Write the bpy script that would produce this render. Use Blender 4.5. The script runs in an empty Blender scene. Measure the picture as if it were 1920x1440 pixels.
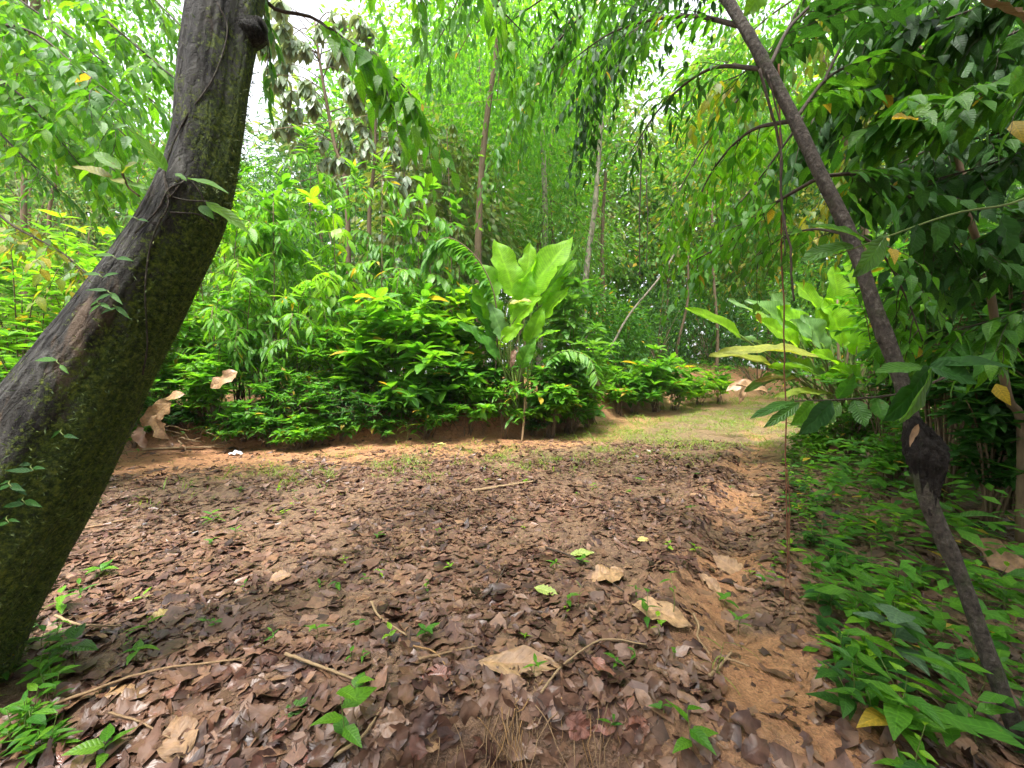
import bpy, math, random
import numpy as np
from mathutils import Vector, Matrix

rng = np.random.default_rng(11)
random.seed(11)
sc = bpy.context.scene
col = sc.collection
R = math.radians

# ------------------------------------------------------------------ camera
FPX, CX, CY, HORIZON = 740.0, 960.0, 720.0, 700.0        # focal length and horizon in photo pixels (1920 wide)
CAM = np.array([0.0, 0.0, 1.15])
PITCH = math.atan((CY - HORIZON) / FPX)
cam_d = bpy.data.cameras.new('camera')
cam_d.sensor_width = 36.0
cam_d.lens = 36.0 * FPX / 1920.0
cam_d.clip_start = 0.02
cam_d.clip_end = 2000
cam = bpy.data.objects.new('camera', cam_d)
col.objects.link(cam)
cam.location = CAM
cam.rotation_euler = (R(90) - PITCH, 0, 0)
sc.camera = cam

# ------------------------------------------------------------------ sky, sun, exposure
SUN_EL, SUN_AZ = R(72), R(-160)          # bright overcast, the light high over the clearing
world = bpy.data.worlds.new('World')
sc.world = world
world.use_nodes = True
wn, wl = world.node_tree.nodes, world.node_tree.links
wn.clear()
sky = wn.new('ShaderNodeTexSky')
sky.sky_type = 'NISHITA'
sky.sun_disc = False
sky.sun_elevation = SUN_EL
sky.sun_rotation = SUN_AZ
sky.air_density = 1.0
sky.dust_density = 4.0
sky.ozone_density = 1.0
hs = wn.new('ShaderNodeHueSaturation')
hs.inputs['Saturation'].default_value = 0.22
bg = wn.new('ShaderNodeBackground')
bg.inputs['Strength'].default_value = 0.11
wo = wn.new('ShaderNodeOutputWorld')
wl.new(sky.outputs[0], hs.inputs['Color'])
wl.new(hs.outputs[0], bg.inputs['Color'])
wl.new(bg.outputs[0], wo.inputs['Surface'])
sun_d = bpy.data.lights.new('sun', 'SUN')
sun_d.energy = 1.5
sun_d.angle = R(12)
sun_d.color = (1.0, 0.97, 0.92)
sun = bpy.data.objects.new('sun', sun_d)
col.objects.link(sun)
_dir = Vector((math.sin(SUN_AZ) * math.cos(SUN_EL), math.cos(SUN_AZ) * math.cos(SUN_EL), math.sin(SUN_EL)))
sun.rotation_euler = _dir.to_track_quat('Z', 'Y').to_euler()
sc.view_settings.view_transform = 'Standard'
sc.view_settings.look = 'None'
sc.view_settings.gamma = 1.0
sc.view_settings.use_curve_mapping = False
sc.view_settings.exposure = 2.62
sc.cycles.max_bounces = 10
sc.cycles.diffuse_bounces = 5
sc.cycles.glossy_bounces = 3
sc.cycles.transmission_bounces = 6
sc.cycles.sample_clamp_indirect = 8.0

# ------------------------------------------------------------------ small maths
def nrm(a):
    a = np.asarray(a, float)
    return a / np.maximum(np.linalg.norm(a, axis=-1, keepdims=True), 1e-9)

_sa, _ca = math.sin(PITCH), math.cos(PITCH)
def P(px, py, d):
    """point seen at photo pixel (px, py), d metres ahead of the camera"""
    xr, yr = (px - CX) / FPX, (CY - py) / FPX
    v = np.array([xr, _ca + yr * _sa, -_sa + yr * _ca])
    return CAM + v * (d / v[1])
def to_px(p):
    p = np.atleast_2d(p) - CAM
    f = p[:, 1] * _ca - p[:, 2] * _sa
    u = p[:, 1] * _sa + p[:, 2] * _ca
    f2 = np.where(f > 0.05, f, 0.05)
    return np.stack([CX + FPX * p[:, 0] / f2, CY - FPX * u / f2], 1), f

def _hash(ix, iy, s):
    h = (ix.astype(np.int64) * 374761393 + iy.astype(np.int64) * 668265263 + s * 982451653) & 0x7fffffff
    h = ((h ^ (h >> 13)) * 1274126177) & 0x7fffffff
    return ((h ^ (h >> 16)) & 0xffff) / 65535.0
def vnoise(x, y, s=0):
    x, y = np.asarray(x, float), np.asarray(y, float)
    ix, iy = np.floor(x), np.floor(y)
    fx, fy = x - ix, y - iy
    fx, fy = fx * fx * (3 - 2 * fx), fy * fy * (3 - 2 * fy)
    a = _hash(ix, iy, s); b = _hash(ix + 1, iy, s); c = _hash(ix, iy + 1, s); d = _hash(ix + 1, iy + 1, s)
    return (a * (1 - fx) + b * fx) * (1 - fy) + (c * (1 - fx) + d * fx) * fy * 1.0
def fbm(x, y, s=0, o=4):
    v, a, t = 0, 0.5, 0
    for i in range(o):
        v = v + a * vnoise(x * 2 ** i, y * 2 ** i, s + i * 7); t += a; a *= 0.5
    return v / t
def sstep(t):
    t = np.clip(t, 0, 1)
    return t * t * (3 - 2 * t)

# ------------------------------------------------------------------ terrain height
BX = [-40, -12, -7.5, -5.4, -3.9, -1.9, 0.2, 1.3, 2.2, 4.0, 6.0, 9.0, 12, 40]
BY = [1.5, 3.6, 4.6, 5.3, 6.0, 6.55, 7.1, 8.0, 9.2, 11.4, 13.0, 15.0, 16.5, 26]
RX_Y = [0.0, 1.2, 1.5, 2.1, 3.4, 5.3, 8.0, 12.0, 16, 40]
RX_X = [1.0, 1.1, 1.25, 1.65, 2.4, 3.75, 5.8, 9.3, 14, 40]
def yb(x): return np.interp(x, BX, BY)
def xr_edge(y): return np.interp(y, RX_Y, RX_X)
def gh(x, y):
    x, y = np.asarray(x, float), np.asarray(y, float)
    z = 0.05 * (fbm(x * 1.3, y * 1.3, 3, 3) - 0.5) + 0.022 * (fbm(x * 6, y * 6, 9, 3) - 0.5)
    z = z + 0.045 * np.clip(y - 8.0, 0, 9)                                  # the track climbs gently far off
    far = np.clip(np.hypot(x, y) - 24, 0, 400)
    z = z - np.minimum(0.12 * far, 14)                                       # and the land falls away beyond
    t = y - yb(x) + 0.25 * (fbm(x * 1.7, y * 1.7, 21, 3) - 0.5)
    hb = np.interp(x, [-8, -3, -1.5, 0.3, 1.5, 3.0, 5, 10, 14], [0.35, 0.4, 0.5, 0.6, 0.45, 0.45, 0.95, 0.9, 0.5])
    z = z + hb * sstep(t / 0.55) * (1 + 0.25 * (fbm(x * 5, y * 5, 33, 3) - 0.5)) + 0.3 * sstep((t - 0.4) / 3.0)
    # the near bank: the ground drops towards the camera
    ye = 1.36 + 0.16 * (fbm(x * 2.0 + 5, y * 0 + 1, 41, 3) - 0.5) + np.where(x < -0.45, (-0.45 - x) * 0.10, 0) - np.where(x > 0.35, (x - 0.35) * 0.12, 0)
    steep = np.interp(x, [-1.2, -0.5, -0.25, 0.25, 0.5, 0.9], [0.75, 0.6, 0.16, 0.16, 0.35, 0.8])
    drop = np.interp(x, [-1.5, -0.5, -0.2, 0.3, 0.8, 1.6], [0.16, 0.25, 0.42, 0.42, 0.40, 0.3])
    z = z - drop * sstep((ye - y) / steep)
    # ridge of churned mud and a rut beside it, running up the right side of the track
    rx = np.interp(y, [1.2, 2.0, 2.8, 4.2, 7, 12], [0.55, 0.80, 1.25, 2.15, 4.0, 8.0])
    k = np.exp(-((x - rx) / 0.16) ** 2) * sstep((y - 1.5) / 0.4) * (1 - sstep((y - 4.5) / 3))
    z = z + 0.05 * k * (0.5 + fbm(x * 5, y * 5, 51, 2))
    k2 = np.exp(-((x - rx - 0.36) / 0.2) ** 2) * sstep((y - 1.2) / 0.4) * (1 - sstep((y - 9) / 3))
    z = z - 0.045 * k2
    # hummocks in the litter
    z = z + 0.05 * np.clip(fbm(x * 2.6, y * 2.6, 61, 3) - 0.56, 0, 1) * 4 * (1 - sstep((y - 4.2) / 1.2)) * sstep((y - 1.3) / .4)
    # right verge
    e = x - xr_edge(y)
    z = z + 0.10 * sstep(e / 0.6) * (y > 2.2) - 0.14 * sstep(e / 0.8) * (1 - sstep((y - 1.2) / 0.9))
    return z
def g1(x, y): return float(gh(np.array([x]), np.array([y]))[0])
def G(px, py):
    """where the ray through a photo pixel meets the ground"""
    xr, yr = (px - CX) / FPX, (CY - py) / FPX
    v = np.array([xr, _ca + yr * _sa, -_sa + yr * _ca]); v = v / v[1]
    ds = np.linspace(0.6, 20, 1500)
    q = CAM + ds[:, None] * v
    h = q[:, 2] - gh(q[:, 0], q[:, 1])
    i = np.argmax(h < 0)
    d = ds[i] if h[i] < 0 else 18.0
    p = CAM + v * d
    return np.array([p[0], p[1], g1(p[0], p[1])])
def base(px, d):
    x = (px - CX) / FPX * d
    return np.array([x, d, g1(x, d)])

# ------------------------------------------------------------------ materials
def newmat(name):
    m = bpy.data.materials.new(name); m.use_nodes = True
    n, l = m.node_tree.nodes, m.node_tree.links
    n.clear()
    out = n.new('ShaderNodeOutputMaterial')
    return m, n, l, out
def ramp(n, stops):
    r = n.new('ShaderNodeValToRGB')
    e = r.color_ramp.elements
    while len(e) < len(stops): e.new(0.5)
    for k, (p, c) in enumerate(stops):
        e[k].position = p; e[k].color = (*c, 1)
    return r
def math_n(n, l, op, a, b=None):
    m = n.new('ShaderNodeMath'); m.operation = op
    for i, s in enumerate((a, b)):
        if s is None: continue
        if isinstance(s, (int, float)): m.inputs[i].default_value = s
        else: l.new(s, m.inputs[i])
    return m.outputs[0]
def noise_n(n, l, vec, scale, detail=4, rough=0.55):
    t = n.new('ShaderNodeTexNoise'); t.inputs['Scale'].default_value = scale
    t.inputs['Detail'].default_value = detail; t.inputs['Roughness'].default_value = rough
    if vec is not None: l.new(vec, t.inputs['Vector'])
    return t
def mix_c(n, l, fac, a, b, mode='MIX'):
    m = n.new('ShaderNodeMix'); m.data_type = 'RGBA'; m.blend_type = mode
    for s, i in ((fac, 0), (a, 6), (b, 7)):
        if isinstance(s, (int, float)): m.inputs[i].default_value = s
        elif isinstance(s, tuple): m.inputs[i].default_value = (*s, 1)
        else: l.new(s, m.inputs[i])
    return m.outputs[2]

def rnd_value(n, l):
    at = n.new('ShaderNodeAttribute'); at.attribute_name = 'rnd'
    oi = n.new('ShaderNodeObjectInfo')
    return math_n(n, l, 'FRACT', math_n(n, l, 'ADD', at.outputs['Fac'], oi.outputs['Random']))
def vein_value(n, l, count, slant):
    uv = n.new('ShaderNodeUVMap')
    sp = n.new('ShaderNodeSeparateXYZ'); l.new(uv.outputs[0], sp.inputs[0])
    au = math_n(n, l, 'ABSOLUTE', math_n(n, l, 'SUBTRACT', sp.outputs[0], 0.5))
    ph = math_n(n, l, 'SUBTRACT', math_n(n, l, 'MULTIPLY', sp.outputs[1], float(count)), math_n(n, l, 'MULTIPLY', au, float(slant)))
    s = math_n(n, l, 'ABSOLUTE', math_n(n, l, 'SINE', math_n(n, l, 'MULTIPLY', ph, math.pi)))
    rib = math_n(n, l, 'MINIMUM', math_n(n, l, 'MULTIPLY', au, 16.0), 1.0)
    return math_n(n, l, 'MULTIPLY', math_n(n, l, 'POWER', s, 0.35), rib)       # 0 on veins and midrib

def leaf_mat(name, cols, trans=0.38, tcol=1.9, rough=0.42, spec=0.5, back=None, veins=(9, 3.0), bump=0.25, spots=0.0, odd=None):
    m, n, l, out = newmat(name)
    rv = rnd_value(n, l)
    k = len(cols)
    rp = ramp(n, [(i / (k - 1), c) for i, c in enumerate(cols)])
    l.new(rv, rp.inputs[0])
    c = rp.outputs[0]
    if odd is not None:
        c = mix_c(n, l, math_n(n, l, 'GREATER_THAN', math_n(n, l, 'FRACT', math_n(n, l, 'MULTIPLY', rv, 17.3)), 1 - odd), c, (0.34, 0.25, 0.03))
    vv = vein_value(n, l, *veins)
    lighter = mix_c(n, l, 1.0, c, (1.5, 1.4, 1.3), 'MULTIPLY')
    c = mix_c(n, l, vv, lighter, c)
    tc = n.new('ShaderNodeTexCoord')
    ns = noise_n(n, l, tc.outputs['Object'], 14.0, 3)
    c = mix_c(n, l, 1.0, c, ramp_out(n, l, ns.outputs[0], [(0.3, (0.75, 0.78, 0.75)), (0.7, (1.2, 1.15, 1.15))]), 'MULTIPLY')
    if spots:
        n2 = noise_n(n, l, tc.outputs['Object'], 34.0, 2)
        c = mix_c(n, l, math_n(n, l, 'MULTIPLY', math_n(n, l, 'GREATER_THAN', n2.outputs[0], 0.70), spots), c, (0.16, 0.09, 0.03))
    front = c
    if back is not None:
        ge = n.new('ShaderNodeNewGeometry')
        front = mix_c(n, l, ge.outputs['Backfacing'], c, back)
    pb = n.new('ShaderNodeBsdfPrincipled')
    l.new(front, pb.inputs['Base Color'])
    pb.inputs['Roughness'].default_value = rough
    pb.inputs['Specular IOR Level'].default_value = spec
    bp = n.new('ShaderNodeBump'); bp.inputs['Strength'].default_value = bump; bp.inputs['Distance'].default_value = 0.01
    l.new(vv, bp.inputs['Height'])
    l.new(bp.outputs[0], pb.inputs['Normal'])
    tr = n.new('ShaderNodeBsdfTranslucent')
    tcn = mix_c(n, l, 1.0, c, (tcol * 1.05, tcol, tcol * 0.45), 'MULTIPLY')
    l.new(tcn, tr.inputs['Color'])
    mx = n.new('ShaderNodeMixShader'); mx.inputs[0].default_value = trans
    l.new(pb.outputs[0], mx.inputs[1]); l.new(tr.outputs[0], mx.inputs[2])
    l.new(mx.outputs[0], out.inputs[0])
    return m
def ramp_out(n, l, src, stops):
    r = ramp(n, stops); l.new(src, r.inputs[0]); return r.outputs[0]

def dead_mat(name, cols, rough=(0.25, 0.6), veins=(9, 3.0), spec=0.6, trans=0.0, bump=0.14):
    m, n, l, out = newmat(name)
    rv = rnd_value(n, l)
    k = len(cols)
    c = ramp_out(n, l, rv, [(i / (k - 1), cc) for i, cc in enumerate(cols)])
    vv = vein_value(n, l, *veins)
    c = mix_c(n, l, vv, mix_c(n, l, 1.0, c, (1.14, 1.12, 1.08), 'MULTIPLY'), c)
    ge = n.new('ShaderNodeNewGeometry')
    ns = noise_n(n, l, ge.outputs['Position'], 38.0, 4)
    c = mix_c(n, l, 1.0, c, ramp_out(n, l, ns.outputs[0], [(0.3, (0.55, 0.52, 0.5)), (0.65, (1.25, 1.2, 1.15))]), 'MULTIPLY')
    mud = noise_n(n, l, ge.outputs['Position'], 5.0, 4)
    c = mix_c(n, l, ramp_out(n, l, mud.outputs[0], [(0.44, (0, 0, 0)), (0.66, (0.62, 0.62, 0.62))]), c, (0.19, 0.105, 0.062))
    pb = n.new('ShaderNodeBsdfPrincipled')
    l.new(c, pb.inputs['Base Color'])
    mr = n.new('ShaderNodeMapRange')
    l.new(math_n(n, l, 'FRACT', math_n(n, l, 'MULTIPLY', rv, 7.3)), mr.inputs[0])
    mr.inputs[3].default_value, mr.inputs[4].default_value = rough
    l.new(mr.outputs[0], pb.inputs['Roughness'])
    pb.inputs['Specular IOR Level'].default_value = spec
    bp = n.new('ShaderNodeBump'); bp.inputs['Strength'].default_value = bump; bp.inputs['Distance'].default_value = 0.006
    l.new(math_n(n, l, 'ADD', vv, ns.outputs[0]), bp.inputs['Height'])
    l.new(bp.outputs[0], pb.inputs['Normal'])
    if trans:
        tr = n.new('ShaderNodeBsdfTranslucent'); l.new(c, tr.inputs[0])
        mx = n.new('ShaderNodeMixShader'); mx.inputs[0].default_value = trans
        l.new(pb.outputs[0], mx.inputs[1]); l.new(tr.outputs[0], mx.inputs[2]); l.new(mx.outputs[0], out.inputs[0])
    else:
        l.new(pb.outputs[0], out.inputs[0])
    return m

def bark_mat(name, cols, scale=(18, 18, 4), rough=0.85, bump=0.6, moss=None, moss_amt=0.5):
    m, n, l, out = newmat(name)
    uv = n.new('ShaderNodeTexCoord')
    mp = n.new('ShaderNodeMapping'); mp.inputs['Scale'].default_value = scale
    l.new(uv.outputs['Object'], mp.inputs[0])
    ns = noise_n(n, l, mp.outputs[0], 1.0, 6, 0.65)
    k = len(cols)
    c = ramp_out(n, l, ns.outputs[0], [(0.28 + 0.44 * i / (k - 1), cc) for i, cc in enumerate(cols)])
    if moss:
        n2 = noise_n(n, l, uv.outputs['Object'], 7.0, 6, 0.6)
        c = mix_c(n, l, ramp_out(n, l, n2.outputs[0], [(0.5 - 0.12 * moss_amt, (0, 0, 0)), (0.66 - 0.12 * moss_amt, (0.9, 0.9, 0.9))]), c, moss)
    pb = n.new('ShaderNodeBsdfPrincipled')
    l.new(c, pb.inputs['Base Color']); pb.inputs['Roughness'].default_value = rough
    pb.inputs['Specular IOR Level'].default_value = 0.3
    bp = n.new('ShaderNodeBump'); bp.inputs['Strength'].default_value = bump; bp.inputs['Distance'].default_value = 0.02
    l.new(ns.outputs[0], bp.inputs['Height']); l.new(bp.outputs[0], pb.inputs['Normal'])
    l.new(pb.outputs[0], out.inputs[0])
    return m

M = {}
M['bright'] = leaf_mat('bright_leaf', [(0.05, 0.17, 0.012), (0.08, 0.23, 0.016), (0.12, 0.28, 0.018), (0.06, 0.19, 0.02)], trans=0.46, rough=0.42, spec=0.4, spots=0.4, odd=0.025)
M['lime'] = leaf_mat('lime_leaf', [(0.12, 0.29, 0.014), (0.19, 0.36, 0.018), (0.14, 0.32, 0.02)], trans=0.46, rough=0.42, spec=0.4)
M['mid'] = leaf_mat('mid_green_leaf', [(0.035, 0.13, 0.013), (0.055, 0.175, 0.015), (0.08, 0.215, 0.016), (0.04, 0.15, 0.022)], trans=0.45, rough=0.45, spec=0.35, spots=0.3, odd=0.02)
M['dark'] = leaf_mat('dark_and_shaded_leaf', [(0.016, 0.06, 0.012), (0.024, 0.085, 0.014), (0.032, 0.105, 0.014)], trans=0.36, rough=0.5, spec=0.22)  # dark leaves, also carrying the right thicket's shade in their colour
M['canopy'] = leaf_mat('canopy_leaf', [(0.045, 0.16, 0.010), (0.07, 0.20, 0.012), (0.11, 0.25, 0.014), (0.05, 0.17, 0.018)], trans=0.58, tcol=2.2, rough=0.48, spec=0.3)
M['yellowing'] = leaf_mat('yellowing_leaf', [(0.07, 0.18, 0.02), (0.16, 0.24, 0.02), (0.30, 0.27, 0.02), (0.06, 0.15, 0.02)], trans=0.5, tcol=1.8, rough=0.45, spots=0.6)
M['silver'] = leaf_mat('silvery_leaf', [(0.15, 0.22, 0.14), (0.20, 0.26, 0.18), (0.13, 0.19, 0.09)], trans=0.36, rough=0.4, back=(0.22, 0.17, 0.10))
M['olive'] = leaf_mat('olive_leaf', [(0.06, 0.14, 0.03), (0.10, 0.18, 0.035), (0.16, 0.19, 0.045), (0.08, 0.18, 0.03)], trans=0.42, rough=0.45, spec=0.3, back=(0.12, 0.15, 0.055))
M['blade'] = leaf_mat('broad_blade', [(0.14, 0.32, 0.014), (0.18, 0.38, 0.016), (0.11, 0.27, 0.014)], trans=0.58, tcol=1.9, rough=0.5, spec=0.22, back=(0.16, 0.32, 0.04), veins=(34, 6.0), bump=0.3, spots=0.5)
M['blade_pale'] = leaf_mat('pale_blade', [(0.10, 0.22, 0.06), (0.15, 0.27, 0.10), (0.09, 0.21, 0.04)], trans=0.42, tcol=1.6, rough=0.4, spec=0.35, veins=(34, 6.0), bump=0.18)
M['blade_yellow'] = leaf_mat('yellow_blade', [(0.20, 0.28, 0.03), (0.28, 0.28, 0.05), (0.17, 0.27, 0.03)], trans=0.4, tcol=1.4, rough=0.45, veins=(34, 6.0), bump=0.18, spots=0.8)
M['ribbed'] = leaf_mat('ribbed_leaf', [(0.07, 0.19, 0.02), (0.05, 0.15, 0.025), (0.09, 0.21, 0.03)], trans=0.36, rough=0.4, veins=(11, 4.0), bump=0.6)
M['grass'] = leaf_mat('grass_blade', [(0.10, 0.18, 0.025), (0.18, 0.24, 0.04), (0.12, 0.21, 0.025)], trans=0.42, rough=0.5)
M['d_dark'] = dead_mat('wet_dark_dead_leaf', [(0.016, 0.008, 0.006), (0.058, 0.027, 0.020), (0.100, 0.050, 0.035), (0.024, 0.011, 0.010), (0.165, 0.088, 0.056), (0.070, 0.036, 0.030), (0.018, 0.009, 0.008), (0.092, 0.038, 0.026)], rough=(0.3, 0.6), spec=0.38, bump=0.10)
M['d_brown'] = dead_mat('brown_dead_leaf', [(0.14, 0.075, 0.045), (0.19, 0.105, 0.06), (0.12, 0.062, 0.040)], rough=(0.35, 0.6))
M['d_red'] = dead_mat('reddish_dead_leaf', [(0.16, 0.06, 0.045), (0.20, 0.08, 0.05), (0.14, 0.06, 0.05)], rough=(0.3, 0.5), veins=(12, 4), bump=0.3)
M['d_tan'] = dead_mat('tan_dead_leaf', [(0.26, 0.155, 0.072), (0.32, 0.20, 0.098), (0.21, 0.125, 0.062)], rough=(0.5, 0.7), veins=(10, 4), bump=0.3)
M['d_yellow'] = dead_mat('yellow_fallen_leaf', [(0.45, 0.36, 0.08), (0.48, 0.40, 0.14)], rough=(0.4, 0.6), veins=(9, 3), bump=0.3)
M['d_lime'] = leaf_mat('fresh_fallen_leaf', [(0.30, 0.36, 0.10), (0.26, 0.34, 0.08)], trans=0.2, rough=0.45)
M['twig'] = bark_mat('twig_bark', [(0.035, 0.025, 0.018), (0.075, 0.055, 0.04)], (30, 30, 30), bump=0.3)
M['greenstem'] = bark_mat('green_stem', [(0.09, 0.14, 0.03), (0.16, 0.20, 0.05)], (20, 20, 6), rough=0.5, bump=0.1)
M['brownstem'] = bark_mat('brown_stem', [(0.09, 0.06, 0.035), (0.17, 0.12, 0.07)], (26, 26, 8), bump=0.3)
M['palebark'] = bark_mat('pale_bark', [(0.14, 0.11, 0.08), (0.26, 0.22, 0.17), (0.34, 0.30, 0.24)], (9, 9, 3), bump=0.4, moss=(0.06, 0.09, 0.03), moss_amt=0.1)
M['thinbark'] = bark_mat('thin_trunk_bark', [(0.012, 0.010, 0.008), (0.045, 0.036, 0.028), (0.075, 0.06, 0.048), (0.16, 0.145, 0.12)], (55, 55, 38), bump=1.0, moss=(0.045, 0.055, 0.02), moss_amt=-0.3)
M['stick'] = bark_mat('stick_wood', [(0.16, 0.095, 0.05), (0.30, 0.20, 0.11)], (40, 40, 40), bump=0.3)
M['palestick'] = bark_mat('pale_stick_wood', [(0.20, 0.13, 0.07), (0.32, 0.225, 0.125)], (30, 30, 30), bump=0.3)
M['root'] = bark_mat('root_skin', [(0.16, 0.085, 0.035), (0.34, 0.20, 0.085)], (50, 50, 50), bump=0.2)
M['vine'] = bark_mat('vine_skin', [(0.10, 0.04, 0.022), (0.20, 0.085, 0.045)], (50, 50, 20), bump=0.2)
M['nest'] = bark_mat('dark_nest_crust', [(0.008, 0.006, 0.005), (0.022, 0.016, 0.012)], (60, 60, 60), bump=1.0)

# ------------------------------------------------------------------ mesh making
def mk_mesh(name, V, F, uv=None, rnd=None, mat=None, smooth=True):
    V = np.ascontiguousarray(V, np.float32); F = np.ascontiguousarray(F, np.int32)
    me = bpy.data.meshes.new(name)
    me.vertices.add(len(V)); me.vertices.foreach_set('co', V.ravel())
    me.loops.add(F.size); me.loops.foreach_set('vertex_index', F.ravel())
    me.polygons.add(len(F)); me.polygons.foreach_set('loop_start', np.arange(len(F), dtype=np.int32) * F.shape[1])
    me.update(calc_edges=True)
    me.polygons.foreach_set('use_smooth', np.full(len(F), smooth))
    if uv is not None:
        lay = me.uv_layers.new(name='UVMap')
        lay.data.foreach_set('uv', np.ascontiguousarray(uv[F.ravel()], np.float32).ravel())
    if rnd is not None:
        a = me.attributes.new('rnd', 'FLOAT', 'POINT'); a.data.foreach_set('value', np.ascontiguousarray(rnd, np.float32))
    if mat is not None: me.materials.append(mat)
    return me
def link(name, me, parent=None, loc=None):
    o = bpy.data.objects.new(name, me); col.objects.link(o)
    if parent is not None: o.parent = parent
    if loc is not None: o.location = loc
    return o
def tag(o, label=None, cat=None, group=None, kind=None):
    if label: o['label'] = label
    if cat: o['category'] = cat
    if group: o['group'] = group
    if kind: o['kind'] = kind
    return o
def thing(name, label, cat, loc, group=None):
    o = bpy.data.objects.new(name, None); col.objects.link(o)
    o.empty_display_size = 0.1
    o.location = loc
    return tag(o, label, cat, group)
def origin(o):
    p = np.zeros(3)
    while o is not None:
        p += np.array(o.location); o = o.parent
    return p

class Geo:
    def __init__(s): s.V, s.F, s.U, s.R, s.n = [], [], [], [], 0
    def add(s, V, F, U=None, r=None):
        s.V.append(V); s.F.append(F + s.n); s.U.append(U if U is not None else np.zeros((len(V), 2)))
        s.R.append(np.full(len(V), random.random() if r is None else r)); s.n += len(V)
    def mesh(s, name, mat, off=0):
        return mk_mesh(name, np.concatenate(s.V) - off, np.concatenate(s.F), np.concatenate(s.U), np.concatenate(s.R), mat)
    def obj(s, name, mat, parent=None):
        off = origin(parent) if parent is not None else s.V[0].mean(0)
        return link(name, s.mesh(name, mat, off), parent, None if parent is not None else off)

def catmull(pts, n):
    p = np.asarray(pts, float)
    if len(p) == 2: return p[0] + (p[1] - p[0]) * np.linspace(0, 1, n)[:, None]
    q = np.vstack([2 * p[0] - p[1], p, 2 * p[-1] - p[-2]])
    t = np.linspace(0, len(p) - 1 - 1e-6, n); i = t.astype(int); f = (t - i)[:, None]
    a, b, c, d = q[i], q[i + 1], q[i + 2], q[i + 3]
    return 0.5 * (2 * b + (c - a) * f + (2 * a - 5 * b + 4 * c - d) * f ** 2 + (3 * b - a - 3 * c + d) * f ** 3)
def tube(pts, rad, k=5, disp=None):
    p = np.asarray(pts, float); n = len(p)
    r = np.broadcast_to(np.asarray(rad, float), (n,)).copy()
    t = nrm(np.gradient(p, axis=0))
    a = np.cross(t[0], [0.3, 0.2, 1.0]); 
    if np.linalg.norm(a) < 1e-3: a = np.cross(t[0], [1, 0, 0.1])
    a = nrm(a); A = np.empty((n, 3)); A[0] = a
    for i in range(1, n):
        a = A[i - 1] - t[i] * np.dot(A[i - 1], t[i]); A[i] = nrm(a)
    B = np.cross(t, A)
    # closed ends
    p = np.vstack([p[:1], p, p[-1:]]); r = np.r_[r[0] * 0.02, r, r[-1] * 0.02]; A = np.vstack([A[:1], A, A[-1:]]); B = np.vstack([B[:1], B, B[-1:]]); n += 2
    th = np.arange(k) * 2 * np.pi / k
    rr = r[:, None] * np.ones(k)
    if disp is not None: rr = rr * disp(np.linspace(0, 1, n)[:, None], th[None, :])
    V = p[:, None, :] + rr[..., None] * (np.cos(th)[None, :, None] * A[:, None, :] + np.sin(th)[None, :, None] * B[:, None, :])
    i, j = np.meshgrid(np.arange(n - 1), np.arange(k), indexing='ij')
    F = np.stack([i * k + j, i * k + (j + 1) % k, (i + 1) * k + (j + 1) % k, (i + 1) * k + j], -1).reshape(-1, 4)
    U = np.stack(np.meshgrid(np.linspace(0, 1, n), np.arange(k) / k, indexing='ij'), -1)[..., ::-1].reshape(-1, 2)
    return V.reshape(-1, 3), F, U

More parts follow.
